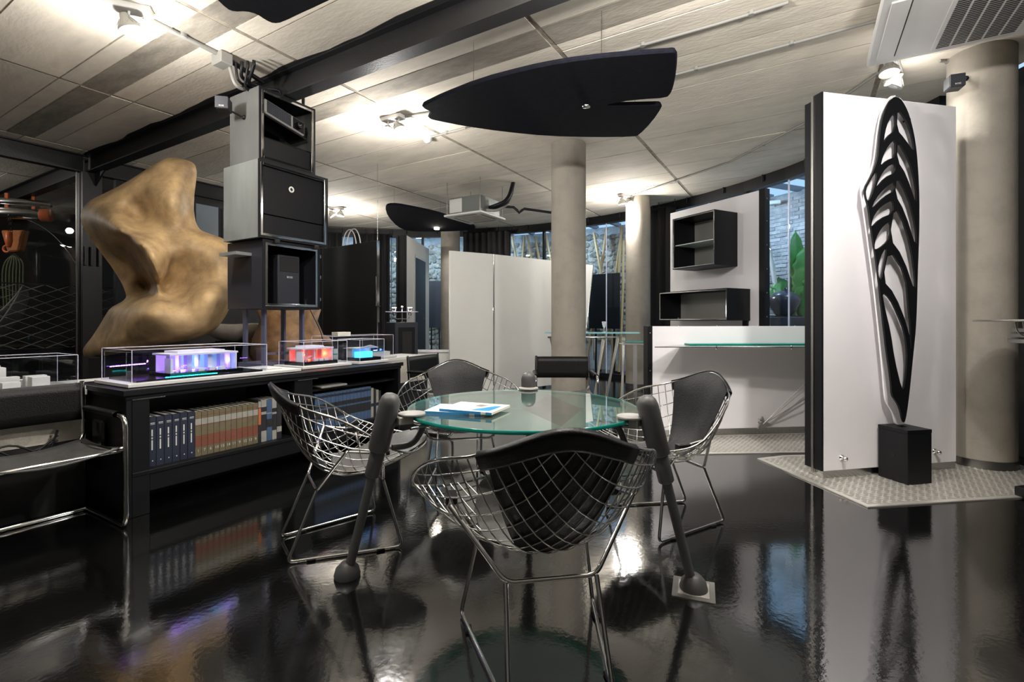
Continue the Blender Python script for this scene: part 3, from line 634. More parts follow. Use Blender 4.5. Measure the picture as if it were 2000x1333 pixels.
# ------------------------------------------------------------------ ochre sculpture
def tps(pts):
    A = np.array([[p[0]/100,p[1]/100] for p in pts]); f = np.array([p[2] for p in pts]); n_ = len(pts)
    def ker(r): return np.where(r > 1e-9, r*r*np.log(np.maximum(r,1e-9)), 0)
    K = ker(np.linalg.norm(A[:,None]-A[None],axis=2))+np.eye(n_)*1e-5; P = np.c_[np.ones(n_),A]
    S = np.linalg.solve(np.block([[K,P],[P.T,np.zeros((3,3))]]), np.r_[f,0,0,0])
    return lambda x, y: float(ker(np.linalg.norm(A-np.array([x/100,y/100]),axis=1))@S[:n_]+S[n_]+S[n_+1]*x/100+S[n_+2]*y/100)
SL = [(308,328),(312,318),(320,302),(335,279),(350,256),(365,229),(378,203),(388,181),(398,167),(412,158),(425,156),(440,160),(460,171),(480,186),(500,201),(520,216),(540,229),(555,238),(570,244),(583,247),(590,238),(597,222),(605,212),(620,203),(640,191),(660,178),(675,166),(685,160),(698,164)]
SR = [(308,345),(312,366),(320,381),(335,385),(350,384),(380,380),(410,379),(435,383),(448,390),(456,405),(462,428),(470,446),(490,458),(520,464),(560,462),(590,456),(620,440),(640,426),(655,404),(664,376),(672,330),(680,280),(690,240),(698,200)]
rel = [(335,318,.12),(360,330,.14),(320,350,.26),(350,370,.30),(372,360,.08),(374,420,.12),(300,390,.30),(345,410,.38),(250,375,.26),(205,395,.24),(175,410,.20),(195,432,.36),(230,420,.40),(262,415,.16),(275,440,.28),(215,440,.50),(235,455,.60),(262,478,.62),(285,508,.62),(299,540,.58),(303,562,.50),(250,480,.30),(270,510,.22),(285,540,.12),(185,450,.18),(195,470,.10),(215,500,.04),(240,520,.0),(258,525,.0),(255,550,-.06),(275,548,-.15),(288,560,-.3),(258,575,-.02),(320,470,.38),(360,480,.36),(410,480,.30),(330,520,.36),(380,530,.30),(320,560,.28),(285,582,.36),(340,572,.34),(400,545,.36),(430,520,.40),(272,598,.58),(330,590,.58),(400,570,.56),(435,560,.5),(258,640,.60),(330,630,.70),(400,620,.62),(235,610,.34),(215,640,.28),(190,665,.2),(232,665,.45),(290,665,.5),(200,685,.25)]
Fd = tps(rel); ys = [308,310,314,320]+list(range(328,700,6))+[698]; YS = 4.9
L_ = np.interp(ys,[a for a,b in SL],[b for a,b in SL]); R_ = np.interp(ys,[a for a,b in SR],[b for a,b in SR])
NF, NBK = 36, 14
vv, ff = [], []
for i, y in enumerate(ys):
    l, r = L_[i], R_[i]; ew = min(1, (i+.3)/3, (len(ys)-i-.3)/3)**.5
    for k in range(NF):
        t = .5-.5*math.cos(math.pi*k/(NF-1)); x = l+(r-l)*t; wgt = (1-abs(2*t-1)**5)**.6*ew; vv.append(W(x,y,YS-Fd(x,y)*wgt))
    for k in range(1,NBK+1):
        t = 1-k/(NBK+1); x = l+(r-l)*t; vv.append(W(l+(r-l)*(.5+(t-.5)*.97),y,YS+.38*math.sqrt(max(0,1-(2*t-1)**2))*ew))
n_ = NF+NBK
for i in range(len(ys)-1):
    for k in range(n_): ff.append((i*n_+k, i*n_+(k+1)%n_, (i+1)*n_+(k+1)%n_, (i+1)*n_+k))
ff.append(tuple(range(n_))); ff.append(tuple((len(ys)-1)*n_+k for k in range(n_)))
sc = thing('sculpture', 'large ochre twisted organic sculpture behind the display cases', 'sculpture', W(300,698,YS))
MB().add(vv, ff, True).build('body', M['bronze'], sc, subd=1)
pl = thing('sculpture_plinth', 'dark plinth under the large ochre sculpture', 'plinth', (W(300,698,YS).x, YS, 0))
MB().box(-4.1,-3.1,4.72,5.4,0,.80).build('block', M['black_matte'], pl, .01); MB().box(-4.0,-3.15,4.8,5.3,.80,.86).build('cap', M['black_matte'], pl, .01)
s2 = thing('sculpture', 'rounded brown sculpture seen below the box stack', 'sculpture', (-2.55,5.6,0))
MB().lathe([(.36,0),(.40,.3),(.42,.7),(.38,.95),(.3,1.15),(.34,1.28),(.2,1.38),(0,1.4)], (-2.55,5.6,0), 32).build('body', mat('brown_patina',(150,112,70),.55,0,0,6,.2,25,col2=(92,66,42)), s2)
MB().grid(lambda i,j: Vector((-2.55,5.6,0))+Vector((.44*math.cos(i*6.28-1),.44*math.sin(i*6.28-1),.75+.15*math.sin(i*6.28*2)+.09*math.cos(j*6.28))) + Vector((math.cos(i*6.28-1),math.sin(i*6.28-1),0))*.04*math.sin(j*6.28), 32, 8, True, True).build('ridge', bpy.data.materials['brown_patina'], s2)
s3 = thing('sculpture', 'pale grey stone form lying beside the brown sculpture', 'sculpture', (-3.22,5.75,.7))
MB().grid(lambda i,j: Vector((-3.24+.34*math.cos(i*3.14159), 5.75+.15*math.sin(i*3.14159)*math.cos(j*6.2832), 1.02+.02*math.sin(i*9)+.11*math.sin(i*3.14159)**.7*math.sin(j*6.2832))), 17, 16, False, True).build('body', M['stone_grey'], s3)
pp = thing('stone_plinth', 'black plinth under the pale stone form', 'plinth', (-3.22,5.75,0)); MB().box(-3.44,-3.0,5.61,5.89,0,.9).build('block', M['black_matte'], pp, .01); MB().box(-3.42,-3.02,5.63,5.87,.9,.915).build('cap', M['black'], pp)
# ------------------------------------------------------------------ workshop behind the partition
hx = thing('chain_hoist', 'orange and steel chain hoist hanging in the dark workshop', 'hoist', W(45,470,7.5))
fh = Fr(W(40,430,7.5), (.8,.3)); L0 = Vector((fh.dx.x,fh.dx.y,0))
MB().lathe([(.085,-.3),(.09,-.29),(.09,.29),(.085,.3)], W(38,418,7.5), 20, axis=L0).build('motor', M['chrome_worn'], hx)
MB().lathe([(.05,-.34),(.055,-.33),(.055,.33),(.05,.34)], W(45,396,7.5), 16, axis=L0).build('trolley_shaft', M['chrome_worn'], hx)
for s in (-1,1): MB().lathe([(.092,0),(.095,.02),(.095,.12),(.09,.13)], W(38,418,7.5)+L0*(.26*s)+(L0*-.13 if s < 0 else L0*0), 20, axis=L0).build('end_cap', M['orange'], hx)
for a in (-.16,.16): MB().fbox(Fr(W(40,405,7.5)+L0*a,L0),-.02,.02,-.02,.02,-.08,.2).build('trolley_hanger', M['orange'], hx)
mb = MB()
for k in range(12): c = W(33,425+5*k,7.5)+Vector((0,-.1,0)); mb.tube([c+Vector((.018*math.cos(a),0 if k%2 else .018*math.cos(a),.026*math.sin(a)))*1 for a in [i*.785 for i in range(8)]], .005, 5, closed=True)
mb.build('chain', M['black'], hx)
cb = W(20,475,7.5); MB().prism([cb+Vector((-.16,.0,.2)),cb+Vector((.2,0,.2)),cb+Vector((.12,0,-.12)),cb+Vector((-.06,0,-.14))], (0,.12,0)).build('chain_bag', M['orange_bag'], hx, .02)
MB().lathe([(.02,.12),(.042,.1),(.045,-.02),(.03,-.1),(.02,-.12)], W(33,473,7.5)+Vector((0,-.12,.02)), 14).build('hook_block', M['orange'], hx)
c = W(29,486,7.5)+Vector((0,-.12,0)); MB().tube([c+Vector((.02,0,.05))]+[c+Vector((.05*math.cos(a),0,.05*math.sin(a)-.02)) for a in [math.pi*.5+i*.45 for i in range(10)]], [.016]*9+[.012,.006], 10).build('hook', M['orange'], hx)
rp = thing('rope_bundle', 'bundle of green ropes hanging under the hoist hook', 'rope', W(30,520,7.5)); mb = MB()
for k in range(7): mb.tube(smooth_path([W(28,497,7.5), W(10+k*6,510,7.5), W(4+k*7,535,7.5), W(8+k*6,600,7.5)],2), .012, 6)
mb.build('ropes', mat('green_rope',(86,92,66),.8), rp)
hl = thing('boat_hull', 'pale curved hull shape behind the wire net at the far left', 'hull', W(0,640,7.2))
MB().grid(lambda i,j: W(-70+115*i, 640-82*i**2.2+(1-i)*55*(j-.2)*1.0, 7.2)+Vector((0,.5*math.sin(j*3.1416)*(1-i)**.5,0)), 14, 12).build('skin', M['tarp'], hl, solid=.03)
ho = thing('reflection_arc', 'thin bright reflection arc in the dark workshop', 'hoop', W(0,690,8.2)); MB().tube([W(20+170*math.sin(a), 690-265*math.cos(a), 8.2) for a in np.linspace(-1.1,1.25,24)], .006, 6).build('ring', M['chrome_worn'], ho)  # reflected arc line, modelled as a thin chrome hoop
mb = MB(); dk = thing('workshop_bench', 'dark workshop bench with tools behind the wire net', 'bench', W(80,690,7.4))
MB().fbox(FUV,-10.2,-9.2,2.0,6.0,.7,.8).build('top', M['steel_black'], dk); 
for q in (2.2,4.0,5.8):
    for a in (-10.1,-9.3): MB().fbox(FUV,a,a+.06,q,q+.06,0,.7).build('leg', M['steel_black'], dk)
# ------------------------------------------------------------------ glass table on three raked posts
TC = Vector((.053,2.42,0)); TZ = .73
tb = thing('glass_table', 'round green glass table on three raked grey posts', 'table', TC)
gt = .016; R = .56
MB().lathe([(0,TZ-gt),(R-.002,TZ-gt),(R-.002,TZ),(0,TZ)], TC, 72).build('glass_top', M['glass'], tb)
MB().lathe([(R-.002,TZ-gt),(R,TZ-gt+.002),(R,TZ-.002),(R-.002,TZ),(R-.004,TZ-.002),(R-.004,TZ-gt+.002),(R-.002,TZ-gt)], TC, 72).build('glass_rim', M['glass_edge'], tb)
MB().lathe([(0,TZ-gt-.012),(.45,TZ-gt-.012),(.45,TZ-gt-.006),(0,TZ-gt-.006)], TC, 64).build('lower_disc', M['glass_frost'], tb)
posts = [((-.741,2.20),(-.520,2.12)),((.776,2.09),(.560,2.06)),((.12,3.24),(.10,2.99))]
for i, (b0, b1) in enumerate(posts):
    B = Vector((*b0,0)); T = Vector((*b1,.835)); ax = (T-B); Lp = ax.length; a = ax.normalized()
    p = MB().tube([B+a*.03, B+a*(Lp*.62)], .0205, 16).build('post', M['rubber'], tb)
    MB().lathe([(.03,Lp*.56),(.033,Lp*.565),(.033,Lp*.72),(.03,Lp*.725)], B, 20, axis=a).build('collar', M['rubber'], p)
    MB().lathe([(.042,Lp*.7),(.045,Lp*.705),(.045,Lp-.045),(.04,Lp-.022),(.028,Lp-.006),(.012,Lp),(0,Lp+.001)], B, 24, axis=a).build('cap', M['rubber'], p)
    MB().lathe([(.056,0),(.058,.01),(.05,.04),(.032,.06),(.0215,.068)], B, 24).build('foot', M['rubber'], p)
    d = (TC-T); d.z = 0; d.normalize(); q = TC-d*(R-.0); f2 = Fr((q.x,q.y,0), d)
    MB().lathe([(.058,TZ+.004),(.06,TZ+.006),(.06,TZ+.012),(.058,TZ+.014)], (q.x,q.y,0), 28).build('clamp_disc', M['grey_plastic'], p)
    x_ = -(Vector((T.x,T.y,0))-q).length
    MB().fbox(f2,x_+.02,.0,-.035,.035,TZ-.03,TZ+.004).build('clamp_block', M['grey_plastic'], p, .004)
    MB().tube(smooth_path([f2.p(x_+.0,0,TZ-.13),f2.p(x_+.08,0,TZ-.13),f2.p(.03,0,TZ-.1),f2.p(.06,0,TZ-.035)],2), .014, 8).build('support_arm', M['rubber'], p)
    MB().tube([f2.p(-.02,-.05,TZ-.045),f2.p(.16,.0,TZ-.04)], .008, 8).build('tension_rod', M['chrome'], p)
f2 = Fr((.776,2.09,0),(.93,-.36)); o = thing('floor_plate', 'square steel floor plate under the right table post', 'floor plate', (.776,2.09,0))
MB().fbox(f2,-.085,.085,-.085,.085,.0005,.004).build('plate', M['alu'], o)
MB().fbox(f2,-.062,.062,-.062,.062,.004,.0055).build('inlay', M['alu_plate'], o)
mz = [(fl, th) for fl, th in ()]
def magazine(label, fr, w_, h_, z, th, top):
    b = thing('magazine', label, 'magazine', fr.p(0,0,z), 'magazines on the glass table')
    MB().fbox(fr,0,w_,0,h_,z+.0008,z+th-.0008).build('pages', M['paper'], b)
    MB().fbox(fr,-.0005,w_+.0005,0,h_,z+th-.0008,z+th).build('cover', M['white_plastic'], b); MB().fbox(fr,-.0005,w_+.0005,-.0008,0,z,z+th).build('spine', mat('cyan_blue_print',(26,128,186),.4) if not bpy.data.materials.get('cyan_blue_print') else bpy.data.materials['cyan_blue_print'], b)
    MB().fbox(fr,w_*.8,w_*.89,-.0012,-.0008,z,z+th).build('spine_label', M['white_plastic'], b); 
    if top:
        bl = bpy.data.materials['cyan_blue_print']; lb = mat('pale_blue_print',(170,205,222),.4)
        P = lambda a,b_: fr.p(w_*a,h_*b_,z+th+.0003)
        MB().prism([P(.3,.15),P(.82,.10),P(.88,.42),P(.7,.5),P(.4,.3)], (0,0,.0002)).build('cover_print', lb, b); MB().prism([P(.55,.1),P(.9,.14),P(.92,.75),P(.8,.72)], (0,0,.0004)).build('cover_print', bl, b)
        MB().prism([P(.45,.6),P(.6,.55),P(.66,.75),P(.5,.8)], (0,0,.0004)).build('cover_print', mat('grey_print',(120,110,100),.5), b)
    return b
zt = TZ
p0 = G(828,808,TZ); p1 = G(931,813,TZ); magazine('lower blue and white magazine on the glass table', Fr(p0-Vector((0,0,TZ)),(p1-p0)), .27, .2, TZ, .011, False)
p0 = G(858,804,TZ+.01); p1 = G(957,812,TZ+.01); magazine('upper magazine with a blue cover picture on the glass table', Fr(p0-Vector((0,0,TZ+.01)),(p1-p0)), .26, .21, TZ+.0112, .011, True)
# ------------------------------------------------------------------ wire diamond chairs
def shell(a, b, off=0.0):
    def raw(a, b):
        k = a/.84
        y = np.interp(k,[-1.3,-1,-.6,-.2,.1,.4,.7,1,1.3],[.52,.40,.24,.05,-.10,-.205,-.275,-.335,-.395]); z = np.interp(k,[-1.3,-1,-.6,-.2,.1,.4,.7,1,1.3],[.49,.455,.395,.325,.325,.435,.60,.775,.95])
        q = b/.84; x = .445*q*(1-.06*q*q); y += .13*q*q*(1 if k < .3 else max(0,1.3-k)); z += (.175+.27*min(1,max(0,k)/.6))*abs(q)**2.0
        return Vector((x,y,z))
    A = (raw(a-.16,b)+raw(a+.16,b)+raw(a,b)*2+raw(a-.08,b)+raw(a+.08,b))/6
    if off:
        e = .02; ta = shell(a+e,b)-shell(a-e,b); tb_ = shell(a,b+e)-shell(a,b-e); n = ta.cross(tb_).normalized()
        if n.z < 0: n = -n
        A = A+n*off
    return A
def st(s, t, off=0.0): return shell((s+t)/2, (s-t)/2, off)
PP = 4.2
def make_chair():
    c = thing('wire_chair', '', 'chair', (0,0,0))
    mb = MB(); NW = 17
    for i in range(NW):
        s = -.93+1.86*i/(NW-1); T = (1-abs(s)**PP)**(1/PP)
        mb.tube([st(s,-T+2*T*k/18) for k in range(19)], .0026, 5); mb.tube([st(-T+2*T*k/18,s,.004) for k in range(19)], .0026, 5)
    mb.build('wire_mesh', M['chrome_worn'], c, local=True)
    rim = []
    for k in range(72):
        a = 2*math.pi*k/72; cs, sn = math.cos(a), math.sin(a); rim.append(st(math.copysign(abs(cs)**(2/PP),cs), math.copysign(abs(sn)**(2/PP),sn)))
    MB().tube(rim, .0055, 6, closed=True).build('rim', M['chrome'], c, local=True)
    rr = MB(); r = .0075
    rear = fillet([(-.30,-.06,.50),(-.14,-.16,.30),(.14,-.16,.30),(.30,-.06,.50)], .03); front = fillet([(-.29,.10,.47),(-.195,.13,.315),(.195,.13,.315),(.29,.10,.47)], .03)
    MB().tube(rear, r, 8).build('rear_strut', M['chrome'], c, local=True); MB().tube(front, r, 8).build('front_strut', M['chrome'], c, local=True)
    for s in (-1,1):
        MB().tube(fillet([(s*.14,-.16,.30),(s*.15,-.285,.008),(s*.25,.205,.008),(s*.195,.13,.315)], .03), r, 8).build('sled_leg', M['chrome'], c, local=True)
        for k in (.2,.8): p = Vector((s*.15,-.285,.004)).lerp(Vector((s*.25,.205,.004)),k); MB().box(p.x-.012,p.x+.012,p.y-.02,p.y+.02,0,.012).build('glide', M['black'], c, .003, local=True)
        MB().tube([(s*.29,.10,.47),(s*.30,-.06,.50)], r*.9, 8).build('side_rail', M['chrome'], c, local=True)
        MB().box(s*.29-.02,s*.29+.02,.06,.13,.455,.485).build('shock_mount', M['black'], c, .004, local=True)
    def rimst(ph, k):
        cs, sn = math.cos(ph), math.sin(ph); return math.copysign(abs(cs)**(2/PP),cs)*k, math.copysign(abs(sn)**(2/PP),sn)*k
    PHS = math.radians(43.5)
    def bp(off):
        def fn(i, j):
            ph = math.pi/4+(2*j-1)*PHS; s0, t0 = rimst(ph, 1.0); b = -(2*j-1)*.15; s1, t1 = .08+b, .08-b
            q = i**.9; s_, t_ = s0+(s1-s0)*q, t0+(t1-t0)*q; e = max(abs(2*j-1), abs(2*i-1))**6
            return st(s_, t_, off*(1-e*.85)+.006)
        return fn
    mb = MB(); mb.grid(bp(.022), 20, 21); mb.grid(bp(.003), 20, 21); mb.build('back_pad', M['leather'], c, local=True)
    def hood(i, j):
        ph = math.pi/4+(2*j-1)*PHS*1.02; k = 1.015-.10*i*(1-.25*abs(2*j-1)**3); return st(*rimst(ph, k), -.011 if i > .05 else .004)
    MB().grid(hood, 9, 31).build('pad_hood', M['leather'], c, local=True, solid=.006)
    def sp_(off):
        def fn(i, j):
            a = -.86+(.02+.86)*i; b = (2*j-1)*np.interp(a,[-.86,-.8,-.6,-.3,0.02],[.10,.22,.33,.40,.36]); e = max(abs(2*j-1), abs(2*i-1))**6
            for _ in range(8):
                if abs(a+b)**PP+abs(a-b)**PP <= 1.05: break
                b *= .92
            return shell(a, b, off*(1-e*.8)+.004)
        return fn
    mb = MB(); mb.grid(sp_(.032), 18, 17); mb.grid(sp_(.003), 18, 17); mb.build('seat_pad', M['leather_lit'], c, local=True)
    return c
CS = 1.07
proto = make_chair(); proto.scale = (CS,)*3
spots = [('wire mesh diamond chair in the foreground with its back to the camera', (.10,1.74), (-.16,.98)),
         ('wire mesh diamond chair at the left of the glass table', (-.88,2.60), (.865,.5)),
         ('wire mesh diamond chair at the right of the glass table near the half wall', (.87,2.84), (-.94,-.34)),
         ('wire mesh diamond chair behind the glass table facing the camera', (-.37,3.50), (.2,-.98))]
for i, (lb, p, f) in enumerate(spots):
    o = proto if i == 0 else copy_tree(proto)
    o.location = (p[0],p[1],0); o.rotation_euler = (0,0,math.atan2(f[1],f[0])-math.pi/2); o['label'] = lb; o['group'] = 'wire diamond chairs around the glass table'
# ------------------------------------------------------------------ tubular leather armchairs
def make_arm():
    c = thing('tubular_armchair', '', 'armchair', (0,0,0)); r = .0125; w_ = .275
    for s in (-1,1):
        MB().tube(fillet([(s*w_,-.27,.785),(s*w_,-.25,.46),(s*(w_-.03),-.22,.42),(s*(w_-.03),.25,.44)], .05), r, 10).build('back_upright', M['chrome'], c, local=True)
        MB().tube(fillet([(s*(w_+.015),-.26,0.62),(s*(w_+.015),.28,0.62),(s*(w_+.015),.29,.0125),(s*(w_+.015),-.24,.0125)], .07), r, 10).build('arm_tube', M['chrome'], c, local=True)
        MB().grid(lambda i,j: Vector((s*(w_+.015)+.024*math.cos(j*6.2832), -.24+.42*i, .622+.017*math.sin(j*6.2832))), 8, 12, False, True).build('arm_pad', M['leather'], c, local=True)
        MB().lathe([(0,-.012),(.014,-.01),(.014,.01),(0,.012)], (s*(w_+.0),.27,.445), 12, axis=(1,0,0)).build('bolt', M['chrome'], c, local=True)
    MB().tube([(-w_-.015,-.24,.0125),(w_+.015,-.24,.0125)], r, 10).build('floor_bar', M['chrome'], c, local=True)
    MB().tube([(-w_,.25,.43),(w_,.25,.43)], r*.8, 8).build('seat_bar', M['chrome'], c, local=True)
    MB().grid(lambda i,j: Vector((-w_-.012+(2*w_+.024)*i, -.27+.02*j+ -.02*math.sin(i*3.1416), .555+.22*(1-j))), 13, 5).build('backrest', M['leather'], c, local=True, solid=.012)
    MB().grid(lambda i,j: Vector((-w_+(2*w_)*i, -.235+.5*j, .44-.035*math.sin(i*3.1416)-.02*math.sin(j*3.1416)+.01*j)), 13, 9).build('seat', M['leather_lit'], c, local=True, solid=.01)
    return c
ap = make_arm()
aspots = [('black leather tubular armchair cut off at the left edge', UV(-3.50,.925), U), ('black leather tubular armchair behind the glass table by the column', Vector((.52,4.85,0)), (-.03,-1,0)), ('dark leather tubular armchair half hidden at the end of the bookcase', Vector((-.72,5.2,0)), (.9,-.43,0))]
for i, (lb, p, f) in enumerate(aspots):
    o = ap if i == 0 else copy_tree(ap)
    o.location = (p[0],p[1],0); o.rotation_euler = (0,0,math.atan2(f[1],f[0])-math.pi/2); o['label'] = lb; o['group'] = 'tubular leather armchairs'
# ------------------------------------------------------------------ feather panel at the right
A0 = Vector((2.255,3.54,0)); A1 = Vector((3.44,3.787,0)); FP = Fr(A0, A1-A0); PW = (A1-A0).length; PT = .16; PH = 2.81
fp = thing('exhibition_partition', 'tall white panel with black edges carrying the black feather', 'panel', FP.p(PW/2,PT/2))
MB().fbox(FP,0,PW,0,.07,.06,PH).build('front_board', M['white'], fp, .002)
MB().fbox(FP,.0,PW,.07,.095,.06,PH-.01).build('edge_strip', M['alu'], fp)
MB().fbox(FP,-.012,PW,.095,PT,.06,PH-.03).build('rear_board', M['black'], fp, .002)
MB().fbox(FP,-.014,0,.0,.068,.06,PH).build('black_edge', M['black'], fp); MB().fbox(FP,-.02,-.002,.072,.092,.03,PH).build('light_strip', M['alu'], fp)
MB().fbox(FP,0,PW,.006,PT-.01,.004,.06).build('plinth', M['chrome_worn'], fp)
for q in (.155,1.0):
    h = MB().lathe([(.022,0),(.022,.006),(.01,.01),(.009,.03),(.016,.034),(.012,.046),(0,.05)], FP.p(q,-.0,.15), 16, axis=-FP.dy).build('hook', M['chrome'], fp)
def on_plane(px, py, off):
    n = -FP.dy; o = FP.o + n*off; d = Vector(((px-1000)/F,1,(HOR-py)/F)); e = Vector((0,0,EYE)); t = (o-e).dot(n)/d.dot(n); p = e+d*t
    return ((p-FP.o).dot(FP.dx), p.z)
up = lambda x, y: (1550+.3375*x, 150+.3375*y)
lo = lambda x, y: (1450+.3076*x, 600+.3076*y)
def leaf(name, outline, holes, off, th, m, parent, bev=.002):
    c = bpy.data.curves.new(name, 'CURVE'); c.dimensions = '2D'; c.fill_mode = 'BOTH'; c.extrude = th/2; c.bevel_depth = 0; c.bevel_resolution = 1
    for pl_ in [outline]+holes:
        P = [Vector((*on_plane(px,py,off),0)) for px,py in pl_]
        cen_ = sum(P, Vector((0,0,0)))/len(P)
        if pl_ is not outline: P = [Vector((cen_.x+(p.x-cen_.x)*1.3, cen_.y+(p.y-cen_.y)*1.05, 0)) for p in P]
        P = smooth_path(P, 1, True); s = c.splines.new('POLY'); s.points.add(len(P)-1); s.use_cyclic_u = True
        for i, p in enumerate(P): s.points[i].co = (p.x,p.y,0,1)
    t = bpy.data.objects.new(name, c); COL.objects.link(t); bpy.context.view_layer.update()
    me = bpy.data.meshes.new_from_object(t.evaluated_get(bpy.context.evaluated_depsgraph_get())); bpy.data.objects.remove(t)
    n = -FP.dy; o = FP.o+n*off-WL[parent.name]
    me.transform(Matrix(((FP.dx.x,0,n.x,o.x),(FP.dx.y,0,n.y,o.y),(0,1,0,o.z),(0,0,0,1))))
    me.materials.clear(); me.materials.append(m); ob = bpy.data.objects.new(name, me); COL.objects.link(ob); ob.parent = parent; return ob
rightO = [up(575,116),up(612,125),up(642,170),up(667,230),up(692,330),up(707,430),up(717,560),up(723,700),up(723,850),up(719,1000),up(713,1150),lo(1103,0),lo(1095,150),lo(1085,250),lo(1070,400),lo(1055,550),lo(1038,680),lo(1024,738)]
leftB = [lo(1012,715),lo(1000,660),lo(985,620),lo(965,590),lo(945,560),lo(942,500),lo(930,400),lo(912,280),lo(895,130),up(503,1320),up(495,1230),up(480,1100),up(465,1000),up(445,880),up(432,770),up(424,735),up(411,690),up(407,645),up(435,595),up(465,535),up(485,470),up(490,420),up(495,340),up(505,270),up(520,210),up(545,150)]
holesB = [[up(*p) for p in h] for h in [
 [(575,205),(577,310),(540,345),(523,388),(530,320),(545,260)],[(577,362),(577,465),(540,480),(508,520),(520,460),(545,400)],[(573,500),(572,557),(530,580),(485,645),(500,590),(530,530)],
 [(568,605),(568,660),(520,695),(462,768),(480,710),(520,650)],[(560,715),(558,790),(500,820),(458,875),(465,820),(490,770),(520,740)],[(548,840),(545,930),(520,970),(475,1005),(475,960),(490,910),(515,865)],
 [(532,985),(520,1080),(503,1185),(490,1140),(492,1080),(510,1020)],[(607,190),(605,310),(640,360),(685,440),(675,350),(650,260)],[(610,375),(608,490),(650,570),(698,750),(692,620),(665,490)],
 [(605,585),(598,690),(640,780),(697,1000),(690,850),(655,690)],[(593,755),(570,940),(630,1040),(688,1255),(680,1080),(645,880)],[(470,548),(442,600),(420,655),(423,700),(432,722),(447,690),(460,640),(470,590)]]]
holesB += [[up(565,1010),up(536,1185),up(590,1260),lo(1040,130),lo(1053,290),lo(1052,120),lo(1040,0),up(640,1150)],[lo(903,-85),lo(918,20),lo(945,160),lo(965,330),lo(1000,510),lo(1012,500),lo(1024,400),lo(1028,280),lo(1015,160),lo(980,50),lo(945,-40)]]
leftW = [lo(1035,700),lo(1033,748),lo(968,748),lo(962,715),lo(948,665),lo(908,605),lo(900,560),lo(882,350),lo(862,150),lo(846,0),up(460,1200),up(440,1050),up(420,900),up(400,760),up(386,655),up(398,605),up(440,548),up(462,492),up(472,420),up(478,350),up(490,270),up(505,205),up(530,150),up(556,114)]
fe = thing('feather_sculpture', 'tall black cut out feather on white backing standing on a black box', 'sculpture', FP.p(.55,-.15,.39))
rightW = [(px+2,py) for px,py in rightO[:-1]]
leaf('backing', [up(590,108)]+rightW+leftW, [], .055, .012, M['white'], fe)
leaf('feather', rightO+leftB, holesB, .12, .014, M['black'], fe)
for (q, z) in ((.635,2.62),(.60,.62)): MB().tube([FP.p(q,-.0,z),FP.p(q,-.112,z)], .006, 8).build('standoff', M['black'], fe)
bx = thing('feather_plinth', 'small black box holding the foot of the feather', 'plinth', FP.p(.56,-.13,.006))
fb = Fr(FP.p(.56,-.135,0), FP.dx); hb = .105
MB().fbox(fb,-hb,hb,-.105,.115,.006,.36).build('block', M['black'], bx, .003)
for a in ((-hb,hb,.04,.115),(-hb,-.03,-.105,.04),(.03,hb,-.105,.04),(-.03,.03,-.105,.0)): MB().fbox(fb,a[0],a[1],a[2],a[3],.36,.385).build('top_rim', M['black'], bx)
MB().lathe([(.014,0),(.014,.002),(0,.002)], fb.p(-hb-.0005,-.0,.19), 14, axis=-fb.dx).build('cable_hole', M['black_matte'], bx)
# ------------------------------------------------------------------ tread plates
def tread(label, poly, border):
    o = thing('tread_plate', label, 'floor plate', sum((Vector((*p,0)) for p in poly), Vector((0,0,0)))/len(poly))
    P = [Vector((p[0],p[1],0)) for p in poly]
    MB().prism([p+Vector((0,0,.0005)) for p in P], (0,0,.004)).build('sheet', M['alu_plate'], o)
    mb = MB(); nlug = 0
    xs = [p.x for p in P]; ys_ = [p.y for p in P]
    def inside(x, y, mg):
        for i in range(len(P)):
            a, b = P[i], P[(i+1)%len(P)]; e = (b-a).normalized()
            if e.x*(y-a.y)-e.y*(x-a.x) < mg: return False
        return True
    s = .046; i = 0; y = min(ys_)
    while y < max(ys_):
        x = min(xs)+(s/2 if i % 2 else 0); k = 0
        while x < max(xs):
            if inside(x, y, border+.012):
                t = math.radians(45 if (i+k) % 2 else -45)+.15; c_, s_ = math.cos(t), math.sin(t); l_, w_ = .018, .0068
                pts = [Vector((x+c_*a-s_*b, y+s_*a+c_*b, zz)) for a,b,zz in ((l_,0,.0045),(0,w_,.0045),(-l_,0,.0045),(0,-w_,.0045),(0,0,.0095))]
                mb.add(pts, [(0,1,4),(1,2,4),(2,3,4),(3,0,4)], True); nlug += 1
            x += s; k += 1
        y += s*.62; i += 1
    l_ = mb.build('tread_lugs', M['lug'], o); l_['kind'] = 'stuff'
    n = len(P); cen = sum(P, Vector((0,0,0)))/n
    for i in range(n):
        a, b = P[i], P[(i+1)%n]
        def inset(j):
            p, q, r = P[j-1], P[j], P[(j+1)%n]; e1 = (q-p).normalized(); e2 = (r-q).normalized(); n1 = Vector((-e1.y,e1.x,0)); n2 = Vector((-e2.y,e2.x,0)); m_ = (n1+n2).normalized(); return q+m_*(border/max(.3,m_.dot(n1)))
        ia, ib = inset(i), inset((i+1)%n); MB().prism([a+Vector((0,0,.0045)),b+Vector((0,0,.0045)),ib+Vector((0,0,.0045)),ia+Vector((0,0,.0045))], (0,0,.004)).build('edge_trim', M['lug'], o)
    return o
tread('metal tread plate under the feather panel and thick column', [(2.036,4.06),(2.183,3.0),(3.22,3.155),(4.0,3.27),(4.05,4.3),(2.3,4.15)], .035)
tread('metal tread plate in front of the white half wall', [(1.30,4.18),(2.9,4.27),(3.9,4.4),(3.9,5.1),(1.30,4.80)], .03)
tag(MB().fbox(Fr((3.72,3.1,0),(.97,.24)),-.4,.3,-.15,.2,.012,.07).build('threshold_block', M['black'], bevel=.004), 'low black block at the right edge beside the tread plate', 'block')
